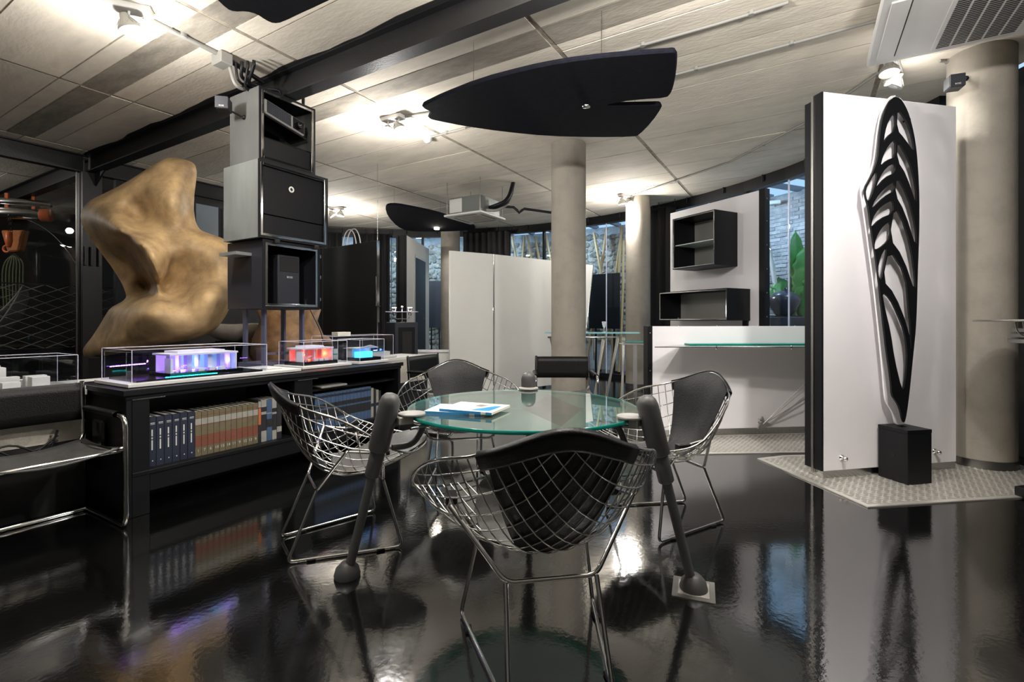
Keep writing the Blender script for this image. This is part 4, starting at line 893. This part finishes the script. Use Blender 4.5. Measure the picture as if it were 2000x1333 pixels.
# ------------------------------------------------------------------ half wall with shelf and rods
H0 = Vector((1.33,4.80,0)); H1 = Vector((3.9,5.10,0)); FH = Fr(H0,H1-H0); HWd = (H1-H0).length
hw = thing('half_wall', 'white half height partition with black end strip', 'partition', FH.p(HWd/2,.06))
MB().fbox(FH,.05,HWd,0,.1,.07,1.095).build('board', M['white'], hw, .002); MB().fbox(FH,-.0,.05,-.004,.104,.0,1.10).build('end_strip', M['black'], hw, .002)
MB().fbox(FH,.05,HWd,.008,.09,.004,.07).build('plinth', M['chrome_worn'], hw)
for z in (.3,.66,1.03): MB().lathe([(.007,0),(.007,.003),(0,.005)], FH.p(.025,-.004,z), 10, axis=-FH.dy).build('screw', M['chrome'], hw)
for q in (.35,.75,1.2,1.6): MB().lathe([(.007,1.095),(.007,1.103),(0,1.106)], FH.p(q,.05,0), 8).build('screw', M['chrome'], hw)
MB().lathe([(.022,0),(.022,.006),(.01,.01),(.009,.03),(.016,.034),(.0,.046)], FH.p(1.17,0,.14), 16, axis=-FH.dy).build('hook', M['chrome'], hw)
sh = thing('wall_shelf', 'long pointed steel and glass shelf on the white half wall', 'shelf', FH.p(1.2,-.2,.9))
z = .905
MB().prism([Vector((1.30,4.46,z)),Vector((3.6,4.5,z)),Vector((3.6,5.06,z)),FH.p(.35,-.001,z)], (0,0,.008)).build('steel_plate', M['chrome_worn'], sh, .001)
MB().prism([Vector((1.72,4.72,z+.012)),Vector((3.6,4.8,z+.012)),Vector((3.6,5.06,z+.012)),FH.p(.38,-.001,z+.012)], (0,0,.012)).build('glass_plate', M['glass_edge'], sh)
for x in (1.9,2.6,3.3): MB().lathe([(.009,-.02),(.012,-.012),(.012,-.002),(.008,.014)], (x,4.55,z), 10).build('bolt', M['chrome'], sh)
rd = thing('tension_rods', 'three thin steel rods fanning out from an arrow shaped wall anchor', 'rods', FH.p(1.25,-.03,.1))
hk = Vector((2.52,4.90,.115)); MB().prism([hk+Vector((-.055,0,-.05)),hk+Vector((-.005,0,.075)),hk+Vector((.012,0,.03)),hk+Vector((.085,0,-.005)),hk+Vector((.07,0,-.02))], (0,.02,0)).build('anchor', M['alu'], rd)
for z_ in (1.02,.79,.60): MB().tube([hk+Vector((.0,.0,.0)), Vector((3.3,4.86,z_ if z_ < .85 else .9))], .005, 6).build('rod', M['alu'], rd)
# glass ledge left of the half wall
gl = thing('glass_ledge', 'green glass ledge on steel rail left of the half wall', 'shelf', FH.p(-.3,.9,.9))
MB().box(1.40,1.95,6.0,6.25,.885,.897).build('glass_plate', M['glass_edge'], gl); MB().box(1.36,1.95,5.97,6.22,.855,.872).build('rail', M['chrome'], gl, .002); MB().box(1.5,1.54,6.02,6.06,0,.855).build('post', M['chrome_worn'], gl)
# ------------------------------------------------------------------ tall panel with two wall boxes
Q0 = Vector((3.125,6.18,0)); dq = Vector((-.463,.886,0)); FQ = Fr(Q0, Vector((-.886,-.463,0)))   # a = outward, b = toward near right end
tp = thing('exhibition_partition', 'tall white panel with black screwed edge behind the half wall', 'panel', Q0)
MB().fbox(FQ,-.07,0,-1.5,-.0,.0,2.8).build('board', M['white'], tp, .002); MB().fbox(FQ,-.085,.008,0,.085,.0,2.81).build('black_edge', M['black'], tp, .002)
for z in (.4,.8,1.2,1.5,1.8,2.1,2.4,2.68): MB().lathe([(.009,0),(.009,.003),(0,.006)], FQ.p(-.03,.085,z), 10, axis=FQ.dy).build('screw', M['chrome'], tp)
wb1 = open_box('wall_box', 'upper black wall box with chrome edge and glass shelf', 'shelf box', FQ, .001, .43, -1.03, -.314, 1.87, 2.58, M['black'], M['grey_plastic'], trim_in=.01, cw=.012)
MB().fbox(FQ,.03,.40,-1.01,-.335,2.2,2.21).build('glass_shelf', M['glass_frost'], wb1)
wb2 = open_box('wall_box', 'lower wide black wall box with chrome edge', 'shelf box', FQ, .001, .43, -1.29, -.126, 1.153, 1.561, M['black'], M['grey_plastic'], trim_in=.01, cw=.012)
tag(MB().tube([FQ.p(.2,-1.15,1.185),FQ.p(.3,-1.05,1.185)], .012, 8).build('metal_capsule', M['chrome']), 'small shiny metal capsule inside the lower wall box', 'ornament')
MB().fbox(FQ,.001,.03,-.22,-.15,.96,1.153).build('bracket', M['black'], wb2)
# ------------------------------------------------------------------ white standing panels in the middle
def stand_panel(label, pts, m=M['white_panel']):
    o = thing('standing_panel', label, 'panel', (sum(p[0] for p in pts)/4, sum(p[1] for p in pts)/4, 0)); P = [Vector(p) for p in pts]; d = (P[1]-P[0]); n = Vector((-d.y,d.x,0)).normalized()
    MB().prism(P, n*.045).build('board', m, o, .003)
    for k in (.15,.85): q = P[0].lerp(P[1],k); MB().prism([q+n*-.12,q+n*.17,q+n*.17+d.normalized()*.04,q+n*-.12+d.normalized()*.04], (0,0,.03)).build('foot', M['alu'], o)
    mb = MB(); q0, q1 = P[1]+Vector((0,0,.1)), P[2]; mb.tube([q0,q1], .01, 8); mb.build('edge_tube', M['chrome'], o); return o
stand_panel('left tall white board behind the glass table', [(-.925,7.3,.03),(-.29,7.7,.03),(-.29,7.7,2.2),(-.925,7.3,2.2)])
stand_panel('right tall white board with slanted edge behind the middle column', [(-.265,7.72,.03),(1.27,9.0,.03),(1.53,9.2,2.2),(-.265,7.72,2.2)])
# hanging black board
hb_ = thing('hanging_board', 'black board hanging on thin wires left of the curtains', 'board', (-2.3,7.0,.9))
PA, PB = Vector((-2.85,7.42,0)), Vector((-1.82,6.64,0)); fn_ = Fr(PA,PB-PA); Lh = (PB-PA).length
MB().fbox(fn_,0,Lh,-.02,.02,.75,2.24).build('board', mat('black_board',(32,31,29),.38), hb_, .002); MB().fbox(fn_,Lh,Lh+.006,-.02,.02,.75,2.24).build('edge_strip', M['chrome'], hb_)
for q in (.05,Lh-.01): MB().tube([fn_.p(q,0,2.24),fn_.p(q,0,CEIL)], .003, 5).build('wire', M['chrome_worn'], hb_)
MB().tube([fn_.p(Lh,-.03,1.75),fn_.p(Lh,-.03,1.35),fn_.p(Lh+.08,-.03,1.35)], .006, 6).build('latch_rod', M['chrome_worn'], hb_)
for k in range(2): MB().tube([fn_.p(.55+.1*k+.17*math.sin(a),.06,2.2+.28*math.cos(a)) for a in np.linspace(-1.5,1.5,16)], .008, 6).build('cable_loop', M['white_plastic'], hb_)
# white door panel by the far column
dp = thing('door_panel', 'white panel with a black door seen edge on by the far column', 'panel', (-2.0,10.3,0)); fd = Fr((-2.03,9.43,0),(.07,.997))
MB().fbox(fd,0,1.8,0,.05,0,2.8).build('board', M['white_panel'], dp, .002)
for a in ((-.03,.0,.03,.13),(-.03,.0,-.0,.025),(-.03,0,.16,.2)): MB().fbox(fd,a[0],a[1],a[2],a[3],0,2.8).build('black_edge', M['black'], dp)
MB().fbox(fd,0,1.7,.07,.2,0,2.78).build('rear_board', M['black'], dp)
MB().fbox(fd,.55,1.4,-.02,.0,.0,2.45).build('door', M['black'], dp, .003); MB().fbox(fd,.5,.55,-.025,.0,.0,2.5).build('door_frame', M['alu'], dp)
for z in (.3,.75,1.2,1.65,2.1): MB().lathe([(.014,0),(.014,.004),(0,.008)], fd.p(1.25,-.02,z), 10, axis=-fd.dy).build('screw', M['chrome'], dp)
lw = thing('low_bench', 'low white bench wall beside the black lamp pedestal', 'bench', (-1.2,7.9,0)); MB().box(-1.75,-.95,7.6,7.8,0,.66).build('board', M['white_panel'], lw, .004); MB().box(-1.77,-.93,7.58,7.82,.66,.69).build('top', M['white'], lw, .003)
# lamp pedestal
pd = thing('lamp_pedestal', 'black pedestal with recessed front carrying a small twin lamp', 'pedestal', (-1.54,6.9,0)); fd2 = Fr((-1.54,6.85,0),(.8,.6))
MB().fbox(fd2,-.17,.17,-.15,.15,0,1.13).build('block', M['dark_side'], pd, .004)
MB().fbox(fd2,-.12,.12,-.158,-.15,.06,1.06).build('front_frame', M['black'], pd, .002); MB().fbox(fd2,-.07,.07,-.164,-.158,.1,1.0).build('recess', M['black_matte'], pd)
tl = thing('twin_lamp', 'small glass lamp with two glowing cups on the black pedestal', 'lamp', (-1.54,6.85,1.13))
MB().lathe([(.035,0),(.035,.008),(.008,.012),(.008,.2),(.014,.21),(.014,.23),(0,.235)], (-1.54,6.85,1.13), 14).build('stem', M['chrome'], tl)
MB().box(-1.76,-1.32,6.80,6.90,1.272,1.28).build('glass_plate', M['edge_white'], tl)
for s in (-1,1):
    c = Vector((-1.54+.11*s,6.85,1.28)); MB().lathe([(.012,-.06),(.02,-.05),(.022,-.0),(.03,.03),(.034,.05)], c, 14).build('cup', M['chrome'], tl); MB().lathe([(0,.045),(.03,.045),(.03,.055),(0,.06)], c, 12).build('bulb', M['bulb'], tl)
    MB().tube(smooth_path([c+Vector((0,0,-.06)),c+Vector((-.03*s,0,-.11)),Vector((-1.54,6.85,1.18))],2), .004, 5).build('wire', M['chrome'], tl)
    lamp('POINT','cup_light',c+Vector((0,0,.09)),3,parent=tl,radius=.03)
# ------------------------------------------------------------------ far glass bar table
ft = thing('glass_bar_table', 'tall glass bar table on splayed rods behind the middle column', 'table', (1.1,6.9,0))
MB().prism([Vector((.45,6.75,.975)),Vector((1.75,6.75,.975)),Vector((1.85,7.0,.975)),Vector((1.7,7.25,.975)),Vector((.5,7.25,.975))], (0,0,.015)).build('glass_top', M['glass_frost'], ft)
MB().prism([Vector((.45,6.745,.974)),Vector((1.76,6.745,.974)),Vector((1.76,6.752,.974)),Vector((.45,6.752,.974))], (0,0,.017)).build('glass_rim', mat('pale_glass_edge',(140,210,214),.2), ft)
MB().tube([(.5,6.85,.92),(1.52,6.85,.92)], .012, 8).build('rail', M['chrome'], ft)
for (a,b) in (((1.5,6.85,.975),(1.28,6.8,0)),((1.58,6.9,.975),(1.5,6.75,0)),((1.3,6.9,.93),(1.12,6.8,0)),((.55,6.85,.93),(.72,6.8,0))):
    mb = MB(); A_, B_ = Vector(a), Vector(b)
    for k in range(3): mb.tube([A_+Vector((.02*k-.02,.01*k,0)), A_.lerp(B_,.55)+Vector((.008*k,0,0)), B_+Vector((.015*k,0,0))], .009, 6)
    mb.build('leg', M['alu'], ft)
MB().lathe([(.02,.9),(.018,.75),(.012,.62),(.0,.6)], (1.14,6.8,0), 12).build('glass_drop', M['chrome'], ft)
wg = thing('wine_glass', 'stemmed clear glass standing on the bar table', 'glass', (1.29,6.85,.99))
MB().lathe([(.034,0),(.03,.003),(.004,.008),(.004,.045),(.015,.07),(.028,.11),(.034,.15),(.032,.15),(.026,.11),(.013,.072),(0,.066)], (1.29,6.85,.99), 18).build('body', glassmat('crystal',(.95,.97,1),.08,.25,(.95,.97,1)), wg)
# ------------------------------------------------------------------ right edge: glass disc lamp table
rt = thing('bracket_table', 'thin glass disc on a steel bracket at the right edge', 'table', (3.35,3.2,0))
c = Vector((3.50,3.1,0)); MB().lathe([(0,1.145),(.42,1.145),(.425,1.152),(.42,1.159),(0,1.159)], c, 48).build('disc', M['alu'], rt)
for z in (1.02,1.055,1.09): MB().box(3.26 if z > 1.03 else 3.24,4.05,3.0,3.2,z-.013,z+.013).build('bracket_plate', M['alu'], rt, .002)
for k in range(2): MB().tube(smooth_path([(3.17+.05*k,3.08,1.145),(3.18+.05*k,3.08,1.08),(3.23+.05*k,3.08,1.05),(3.35+.04*k,3.08,1.04)],2), .005, 6).build('wire', M['alu'], rt)
MB().box(3.98,4.05,3.0,3.2,0,1.1).build('post', M['black'], rt)
# ------------------------------------------------------------------ hanging black boards under the ceiling
def board(label, pix, z, th=.035, ring=None, hang=()):
    P = [G2(px,py,z) for px,py in pix]; P = smooth_path(P, 1, True); c = sum(P, Vector((0,0,0)))/len(P)
    o = thing('ceiling_board', label, 'ceiling board', (c.x,c.y,z), 'dark felt boards under the ceiling')
    n = len(P); ins = [p+(c-p).normalized()*.012 for p in P]
    vs_ = [p+Vector((0,0,-th*0)) for p in ins]+[p+Vector((0,0,th*.35)) for p in P]+[p+Vector((0,0,th)) for p in ins]
    fs = [tuple(range(n-1,-1,-1)), tuple(range(2*n,3*n))]+[(k*n+i,k*n+(i+1)%n,(k+1)*n+(i+1)%n,(k+1)*n+i) for k in (0,1) for i in range(n)]
    MB().add(vs_, fs).build('board', M['felt'], o)
    for px,py in hang: q = G2(px,py,z); MB().tube([q+Vector((0,0,th*.5)),Vector((q.x,q.y,CEIL))], .0025, 5).build('wire', M['chrome_worn'], o)
    if ring:
        q = G2(*ring, z); MB().lathe([(.02,-.004),(.034,-.006),(.036,-.001),(.036,.002)], q, 20).build('lamp_ring', M['chrome'], o); MB().lathe([(0,-.003),(.02,-.003),(.02,.0)], q, 16).build('lamp_lens', M['white_plastic'], o)
    return o
def G2(px, py, z): Y = (z-EYE)*F/(HOR-py); return Vector(((px-1000)/F*Y, Y, z))
board('large dark felt board with a notched tail hanging above the table', [(825,207),(842,199),(860,190),(935,160),(1025,136),(1100,121),(1190,110),(1290,103),(1307,102),(1320,101),(1323,106),(1322,132),(1318,160),(1312,182),(1305,191),(1256,194),(1220,198),(1195,203),(1186,205.5),(1195,207),(1220,207.5),(1280,206),(1292,206),(1293,212),(1274,240),(1250,264),(1240,268),(1160,269),(1070,267),(980,258),(905,247),(850,236),(838,233),(835,229),(841,222),(836,217),(829,214),(824,210)], 2.95, ring=(1145,208), hang=((1175,118),(925,170),(1240,250)))
board('dark felt board cut off by the top left edge of the picture', [(415,-6),(440,18),(455,24),(478,23),(500,29),(520,42),(535,48),(552,46),(600,24),(660,-6),(720,-40),(640,-120),(500,-130),(420,-60)], 2.95)
bd3 = board('small dark felt board with a lit spot above the far column', [(752,406),(757,401),(775,400.5),(800,405),(850,415),(885,426),(915,437),(930,444),(925,449),(895,452),(850,453),(795,452),(775,443),(757,424)], 2.95, hang=((770,405),(860,430)))
q = G2(853,446,2.94); MB().lathe([(0,-.02),(.05,-.02),(.05,.012)], q, 14).build('spot_lens', M['bulb'], bd3); lamp('SPOT','board_spot',q-Vector((0,0,.04)),60,target=(-1.36,10.8,1.4),angle=70,parent=bd3)
# ------------------------------------------------------------------ spotlights
def spot(label, p, heads, yaw=0.0, L=.26, drop=True):
    o = thing('ceiling_spotlight', label, 'spotlight', p, 'ceiling spotlights'); f_ = Fr((p[0],p[1],0),(math.cos(yaw),math.sin(yaw)))
    MB().fbox(f_,-L/2,L/2,-.05,.05,CEIL-.05,CEIL-.008).build('base', M['white_plastic'], o, .004)
    n = len(heads)
    for i, (tg, e, on) in enumerate(heads):
        c = f_.p((i-(n-1)/2)*.15,0,CEIL-.15); d = (Vector(tg)-c).normalized()
        MB().tube([f_.p((i-(n-1)/2)*.15,0,CEIL-.05), c-d*.02], .009, 8).build('arm', M['white_plastic'], o)
        h = MB().lathe([(.018,-.085),(.026,-.08),(.036,-.045),(.064,-.0),(.07,.012),(.07,.024),(.062,.024)], c, 20, axis=d).build('lamp_head', M['grey_plastic'], o)
        mb = MB()
        for k in range(14): a = 2*math.pi*k/14; e1 = d.orthogonal().normalized(); e2 = d.cross(e1); r_ = e1*math.cos(a)+e2*math.sin(a); mb.tube([c-d*.045+r_*.038, c-d*.002+r_*.068], .003, 4)
        mb.build('cooling_fin', M['grey_plastic'], h)
        MB().lathe([(0,.026),(.03,.025),(.06,.021),(.06,.015),(0,.012)], c, 18, axis=d).build('lens', M['bulb'] if on else M['white_plastic'], h)
        if e: lamp('SPOT','spot_beam',c+d*.03,e*.7,target=tg,angle=100,blend=.8,radius=.04,parent=o)
        if on: lamp('POINT','spot_spill',c+d*.06+Vector((0,0,-.2 if drop else .05)),on*4.4,radius=.06,parent=o)
    return o
def CP(px, py): Y = (CEIL-EYE)*F/(HOR-py); return Vector(((px-1000)/F*Y, Y, CEIL))
S1 = CP(252,8); S2 = CP(768,226); S3 = CP(657,404); S4 = CP(1222,380); S5 = CP(1742,116)
spot('bright ceiling spotlight at the top left edge', S1, [((-2.2,3.6,1.9),60,7)], 0.4)
spot('bright ceiling spotlight right of the box stack', S2, [((-.9,3.2,.4),130,10),((.2,4.6,.4),50,0)], -.5)
spot('small twin spotlight at the far left under the ceiling', S3, [((-2.0,9.6,1.2),50,8),((-3.5,9.0,1.0),40,6)], 0.0)
spot('bright twin spotlight at the top of the far column', S4, [((2.1,8.3,1.5),60,8),((2.85,6.9,1.6),110,4)], 0.5)
spot('bright triple spotlight above the feather panel', S5, [((2.85,3.62,1.2),60,2),((3.6,3.7,1.9),80,3),((2.3,4.9,.9),90,0)], 0.8, .5, False)
# added fill spotlights, unseen above the upper edge, to brighten ceiling and table
spot('leftmost added fill spotlight just above the picture, over the bookcase', Vector((-1.3,1.6,CEIL)), [((-2.6,2.6,.6),50,13),((-.2,1.6,.0),60,0)], .2)
spot('middle added fill spotlight just above the picture, over the table', Vector((.5,2.4,CEIL)), [((.3,2.6,.7),50,25),((2.8,3.6,1.4),40,0)], .2)
spot('rightmost added fill spotlight just above the picture, near the feather panel', Vector((2.0,1.9,CEIL)), [((2.8,3.6,1.2),15,20),((1.9,4.8,.5),110,0)], .9)
# ------------------------------------------------------------------ conduits, junction box, detector
def conduit(label, pts, r=.012):
    P = [p-Vector((0,0,.022)) for p in pts]; o = thing('ceiling_conduit', label, 'conduit', P[0], 'ceiling conduits'); MB().tube(P, r, 8).build('pipe', M['grey_plastic'], o)
    for i in range(len(P)-1):
        L = (P[i+1]-P[i]).length; k = max(1,int(L/1.3))
        for j in range(k): q = P[i].lerp(P[i+1],(j+.5)/k); MB().lathe([(r*1.7,-.012),(r*1.7,.02)], q, 8).build('clip', M['grey_plastic'], o)
    return o
conduit('grey conduit from the top left spotlight to the junction box', [CP(280,26), CP(424,99)], .018)
conduit('grey conduit running above the large felt board', [CP(790,224), CP(1322,140), CP(1400,119), CP(1718,33)])
conduit('upper grey conduit at the top right of the ceiling', [CP(1130,118), CP(1400,41), CP(1540,-2)])
conduit('grey conduit between the far column spot and the feather spot', [CP(1236,379), CP(1424,314), CP(1575,235), CP(1715,138)])
conduit('short conduit leading to the smoke detector', [CP(838,265), CP(910,246)])
conduit('pale conduit at the head of the thick right column', [CP(1835,114), CP(1868,116), CP(1905,94)], .012)
jb = thing('junction_box', 'grey junction box with looping black cables above the box stack', 'junction box', CP(436,105)-Vector((0,0,.1))); q = CP(434,104)
MB().fbox(Fr((q.x,q.y,0),U),-.07,.07,-.05,.05,CEIL-.1,CEIL-.008).build('housing', M['grey_plastic'], jb, .008)
for k in range(5):
    a = q+U*(.02+.05*k)+V*(.05+.02*k)-Vector((0,0,.06)); b = UV(-4.05+.05*k,2.44+.03*k,3.07); md_ = (a+b)/2+Vector((-.05*k+.02,-.12+.03*k,-.13+.05*(k%3)))
    MB().tube(smooth_path([a, a+Vector((0,0,-.05)), md_, b+Vector((0,0,.06)), b],3), .011 if k % 2 else .014, 8).build('cable', M['grey_plastic'] if k == 0 else M['black'], jb)
MB().tube([q+U*.05-Vector((0,0,.05)), UV(-4.0,2.5,3.2)], .02, 8).build('cable', M['black'], jb)
sdn = thing('smoke_detector', 'round white smoke detector left of the large felt board', 'detector', CP(835,266)-Vector((0,0,.06))); q = CP(835,266)
MB().lathe([(.055,-.008),(.055,-.03),(.05,-.035)], q, 20).build('base', M['white_plastic'], sdn); MB().lathe([(.048,-.035),(.046,-.055),(.03,-.075),(0,-.08)], q, 20).build('head', M['white_plastic'], sdn)
# ------------------------------------------------------------------ ceiling air conditioners
ac = thing('air_conditioner', 'exposed ceiling cassette air conditioner with steel box in the middle distance', 'air conditioner', (-.58,7.7,2.75)); fa = Fr((-.58,7.7,0),U); z = 2.76
MB().fbox(fa,-.28,.28,-.28,.28,z+.035,3.05).build('casing', M['casing'], ac, .004); MB().fbox(fa,-.35,.35,-.35,.35,z,z+.03).build('panel', M['white_plastic'], ac, .006)
MB().fbox(fa,-.18,.18,-.18,.18,z-.005,z).build('grille', M['plaster'], ac)
for a in ((-.28,-.23,-.2,.2),(.23,.28,-.2,.2),(-.2,.2,-.28,-.23),(-.2,.2,.23,.28)): MB().fbox(fa,a[0],a[1],a[2],a[3],z-.003,z+.001).build('louvre', M['grey_plastic'], ac)
MB().fbox(fa,-.285,-.05,-.286,-.28,z+.06,3.03).build('access_plate', M['white_plastic'], ac)
for a in (-.31,.31):
    for b in (-.31,.31): MB().tube([fa.p(a,b,z+.03),fa.p(a,b,CEIL)], .006, 6).build('hanging_rod', M['chrome_worn'], ac)
for k in range(2): MB().tube(smooth_path([fa.p(.25,.0+.06*k,2.9),fa.p(.4,-.05+.06*k,2.9),fa.p(.55,.1+.05*k,3.0),fa.p(.58,.2,3.3)],3), .03, 8).build('pipe', M['black'], ac)
MB().tube(smooth_path([fa.p(.25,-.1,2.85),fa.p(.42,.0,2.83),fa.p(.5,.2,2.98)],3), .022, 8).build('duct', M['grey_plastic'], ac)
mb = MB(); MB().tube([W(985,404,7.6),W(1003,405,7.6),W(1010,411,7.6),W(1014,416,7.6),W(1018,412,7.6),W(1024,408,7.6),W(1080,416,7.6)], .02, 8).build('drain_pipe', M['black'], ac)
ac2 = thing('air_conditioner', 'large white ceiling cassette air conditioner at the top right corner', 'air conditioner', (2.9,3.1,3.05)); K = Vector((2.66,3.67,0)); fk = Fr(K,U); z = 3.05
MB().fbox(fk,0,.98,-.98,0,z,z+.05).build('panel', M['white_plastic'], ac2, .008)
MB().fbox(fk,.06,.92,-.92,-.06,z+.05,CEIL-.01).build('casing', M['alu'], ac2)
for a in ((.05,.15,-.85,-.10),(.83,.93,-.85,-.10)): MB().fbox(fk,a[0],a[1],a[2],a[3],z-.008,z).build('louvre', M['white_plastic'], ac2, .003); MB().fbox(fk,a[1],a[1]+.008,a[2],a[3],z-.002,z+.001).build('louvre_gap', M['black_matte'], ac2)
MB().fbox(fk,.36,.80,-.9,-.06,z-.003,z).build('grille_frame', M['white_plastic'], ac2)
for j in range(5):
    for i in range(34): MB().fbox(fk,.385+.082*j,.385+.082*j+.07,-.88+.024*i,-.88+.024*i+.012,z-.0045,z-.0028).build('slot', M['black_matte'], ac2)
# ------------------------------------------------------------------ patio: plants, poles, dark boards, pot
def pole(label, a, b, r=.03, m='wood'):
    o = thing('timber_pole', label, 'pole', a, 'timber poles in the patio'); A_, B_ = Vector(a), Vector(b)
    mid = A_.lerp(B_,.5)+Vector((.03,0,0)); MB().tube(smooth_path([A_,mid,B_],2), r, 8).build('shaft', M[m], o); MB().lathe([(r*1.1,0),(r*1.1,.03)], A_, 8, axis=(B_-A_)).build('end_cap', M['black'], o); return o
def PW_(px, py, r):
    d = Vector(((px-1000)/F,1,0)); aa = math.radians(ang_at(px, r)); p = AP(math.degrees(aa), r); return Vector((p.x,p.y,EYE+(HOR-py)/F*p.y))
pl_ = [((1200,640,7.7),(1214,440,7.7)),((1212,640,7.5),(1218,470,7.5)),((1180,540,7.8),(1215,445,7.8)),((1178,540,7.6),(1160,455,7.6)),((1155,520,7.7),(1185,445,7.7)),((1008,500,7.7),(1000,462,7.7)),((1020,505,7.7),(1024,462,7.7)),((1040,500,7.6),(1030,460,7.6)),((1068,510,7.7),(1045,462,7.7)),((1080,505,7.6),(1066,458,7.6))]
for i, (a, b) in enumerate(pl_):
    A_, B_ = PW_(*a), PW_(*b); d = (A_-B_); dr = Vector((d.x,d.y,0))*(B_.z/max(.05,-d.z))
    if dr.length > .55: dr = dr.normalized()*.55
    A_ = Vector((B_.x,B_.y,0))+dr; q = Vector((A_.x-CC.x,A_.y-CC.y,0)); A_ = Vector((CC.x,CC.y,0))+q.normalized()*b[2]
    pole('%s timber pole from the right in the patio behind the glazing' % ORD[i], A_, B_)
pole('pale slanted pole in front of the brick wall beside the banana plant', PW_(1524,640,7.3), PW_(1496,455,7.3), .035, 'white_panel')
def pboard(label, px0, px1, y0, y1, r, m):
    a, b = PW_(px0,y1,r), PW_(px1,y1,r); o = thing('patio_board', label, 'board', (a+b)/2); d = (b-a); d.z = 0; n = Vector((-d.y,d.x,0)).normalized()*.04
    h = (y1-y0)/F*a.y; c_ = Vector((b.x,b.y,a.z)); MB().prism([a,c_,c_+Vector((0,0,h)),a+Vector((0,0,h))], n).build('panel', m, o, .002)
    for q in (.2,.8): p = a.lerp(c_,q); MB().prism([Vector((p.x,p.y,0)),Vector((p.x+.03,p.y,0)),Vector((p.x+.03,p.y,a.z)),Vector((p.x,p.y,a.z))], n).build('leg', M['black'], o)
    return o
pboard('black board outside behind the wine glass', 1150, 1210, 537, 642, 7.4, M['black'])
pboard('dark grey board outside left of the distant column', 836, 862, 549, 641, 7.5, M['dark_side'])
# banana plant
bp_ = thing('banana_plant', 'banana plant with large green leaves in front of the pale brick wall', 'plant', PW_(1550,700,7.45)); B0 = PW_(1550,640,7.45)
MB().tube([Vector((B0.x,B0.y,.0)),B0+Vector((0,0,.3))], [.06,.035], 10).build('stem', M['leaf'], bp_)
def bleaf(base, tip, wd, bend):
    b, t = Vector(base), Vector(tip); ax = t-b; sd_ = ax.cross(Vector((0,1,.2))).normalized()
    def fn(i, j):
        w_ = wd*min(1,(1-i)*4.5)**.6*min(1,i*2.6+.03)**.7; s = 2*j-1; wave = 1-.10*math.sin(i*40)*abs(s)
        return b+ax*i+Vector((0,-bend*math.sin(i*3.14),0))+sd_*s*w_*wave+Vector((0,.12*wd*abs(s),-.02*abs(s)))
    MB().grid(fn, 26, 9).build('leaf', M['leaf'], bp_, solid=.004); MB().tube([b,b+ax*.5+Vector((0,-bend,0)),t], .008, 6).build('midrib', M['leaf'], bp_)
for (a, b, w_, c) in (((1545,600),(1554,450),.12,.1),((1565,625),(1572,482),.17,.05),((1568,630),(1545,500),.12,.15),((1540,610),(1520,540),.16,.1),((1530,620),(1505,560),.12,.05),((1575,640),(1600,520),.18,.0)): bleaf(PW_(a[0],a[1],7.4), PW_(b[0],b[1],7.4), w_, c)
pt = thing('pot_sculpture', 'dark bulbous pot with a spout on a black pedestal outside', 'pot', PW_(1531,617,7.0)); c = PW_(1531,617,7.0)
MB().lathe([(.0,0),(.1,0),(.13,.03),(.2,.14),(.23,.22),(.21,.29),(.14,.34),(.05,.37),(0,.375)], c, 28).build('body', mat('glazed_dark_pot',(44,48,62),.25), pt)
MB().lathe([(.05,.3),(.035,.37),(.03,.42),(.0,.43)], c+Vector((.02,-.02,0)), 14).build('spout', bpy.data.materials['glazed_dark_pot'], pt)
pe = thing('pot_pedestal', 'dark pedestal under the bulbous pot outside', 'pedestal', (c.x,c.y,0)); MB().box(c.x-.3,c.x+.3,c.y-.2,c.y+.2,0,c.z-.02).build('block', M['dark_side'], pe, .01); MB().box(c.x-.24,c.x+.18,c.y-.17,c.y+.17,c.z-.02,c.z).build('cap', M['black'], pe)
wl = thing('wall_lamp', 'small white wall floodlight on the brick wall outside', 'lamp', PW_(1512,396,7.9)); c = PW_(1512,396,7.85); MB().fbox(Fr(c,(.9,-.4)),-.1,.1,-.05,.05,-.03,.03).build('housing', M['white_plastic'], wl, .01); MB().tube([c,PW_(1504,390,8.04)], .015, 8).build('arm', M['grey_plastic'], wl)

for i, a in enumerate((12,26,42,58,74,88,100)):  # fill lights added along the patio to brighten its wall
    p = AP(a, RW+.3, 3.2); f_ = thing('patio_fill_light', '%s added cool fill light from the right under the patio roof' % ORD[i], 'lamp', p, 'added patio fill lights'); fr_ = Fr((p.x,p.y,0), (math.cos(math.radians(a)),math.sin(math.radians(a))))
    MB().fbox(fr_,-.05,.05,-.1,.1,3.18,3.25).build('housing', M['grey_plastic'], f_, .008); MB().fbox(fr_,-.04,.05,-.09,.09,3.176,3.18).build('lens', M['bulb'], f_); MB().tube([p+Vector((0,0,.05)),p+Vector((0,0,.14))], .012, 6).build('arm', M['grey_plastic'], f_)
    lamp('SPOT','patio_fill_beam',fr_.p(.03,0,3.16),90,(.45,.72,1),.08,target=AP(a,RO+.2,1.9),angle=150,blend=.9,parent=f_)
wk = thing('workshop_fill_lamp', 'added bulkhead fill lamp on the workshop ceiling', 'lamp', (-8.6,6.0,3.1)); MB().lathe([(.12,0),(.12,.05),(.02,.08),(.02,.2)], (-8.6,6.0,3.1), 16).build('housing', M['grey_plastic'], wk); MB().lathe([(0,-.05),(.08,-.03),(.1,0)], (-8.6,6.0,3.1), 14).build('globe', M['bulb'], wk); lamp('POINT','workshop_fill_light',(-8.6,6.0,3.0),45,radius=.1,parent=wk)  # unseen lamp added to brighten the dark workshop behind the glass
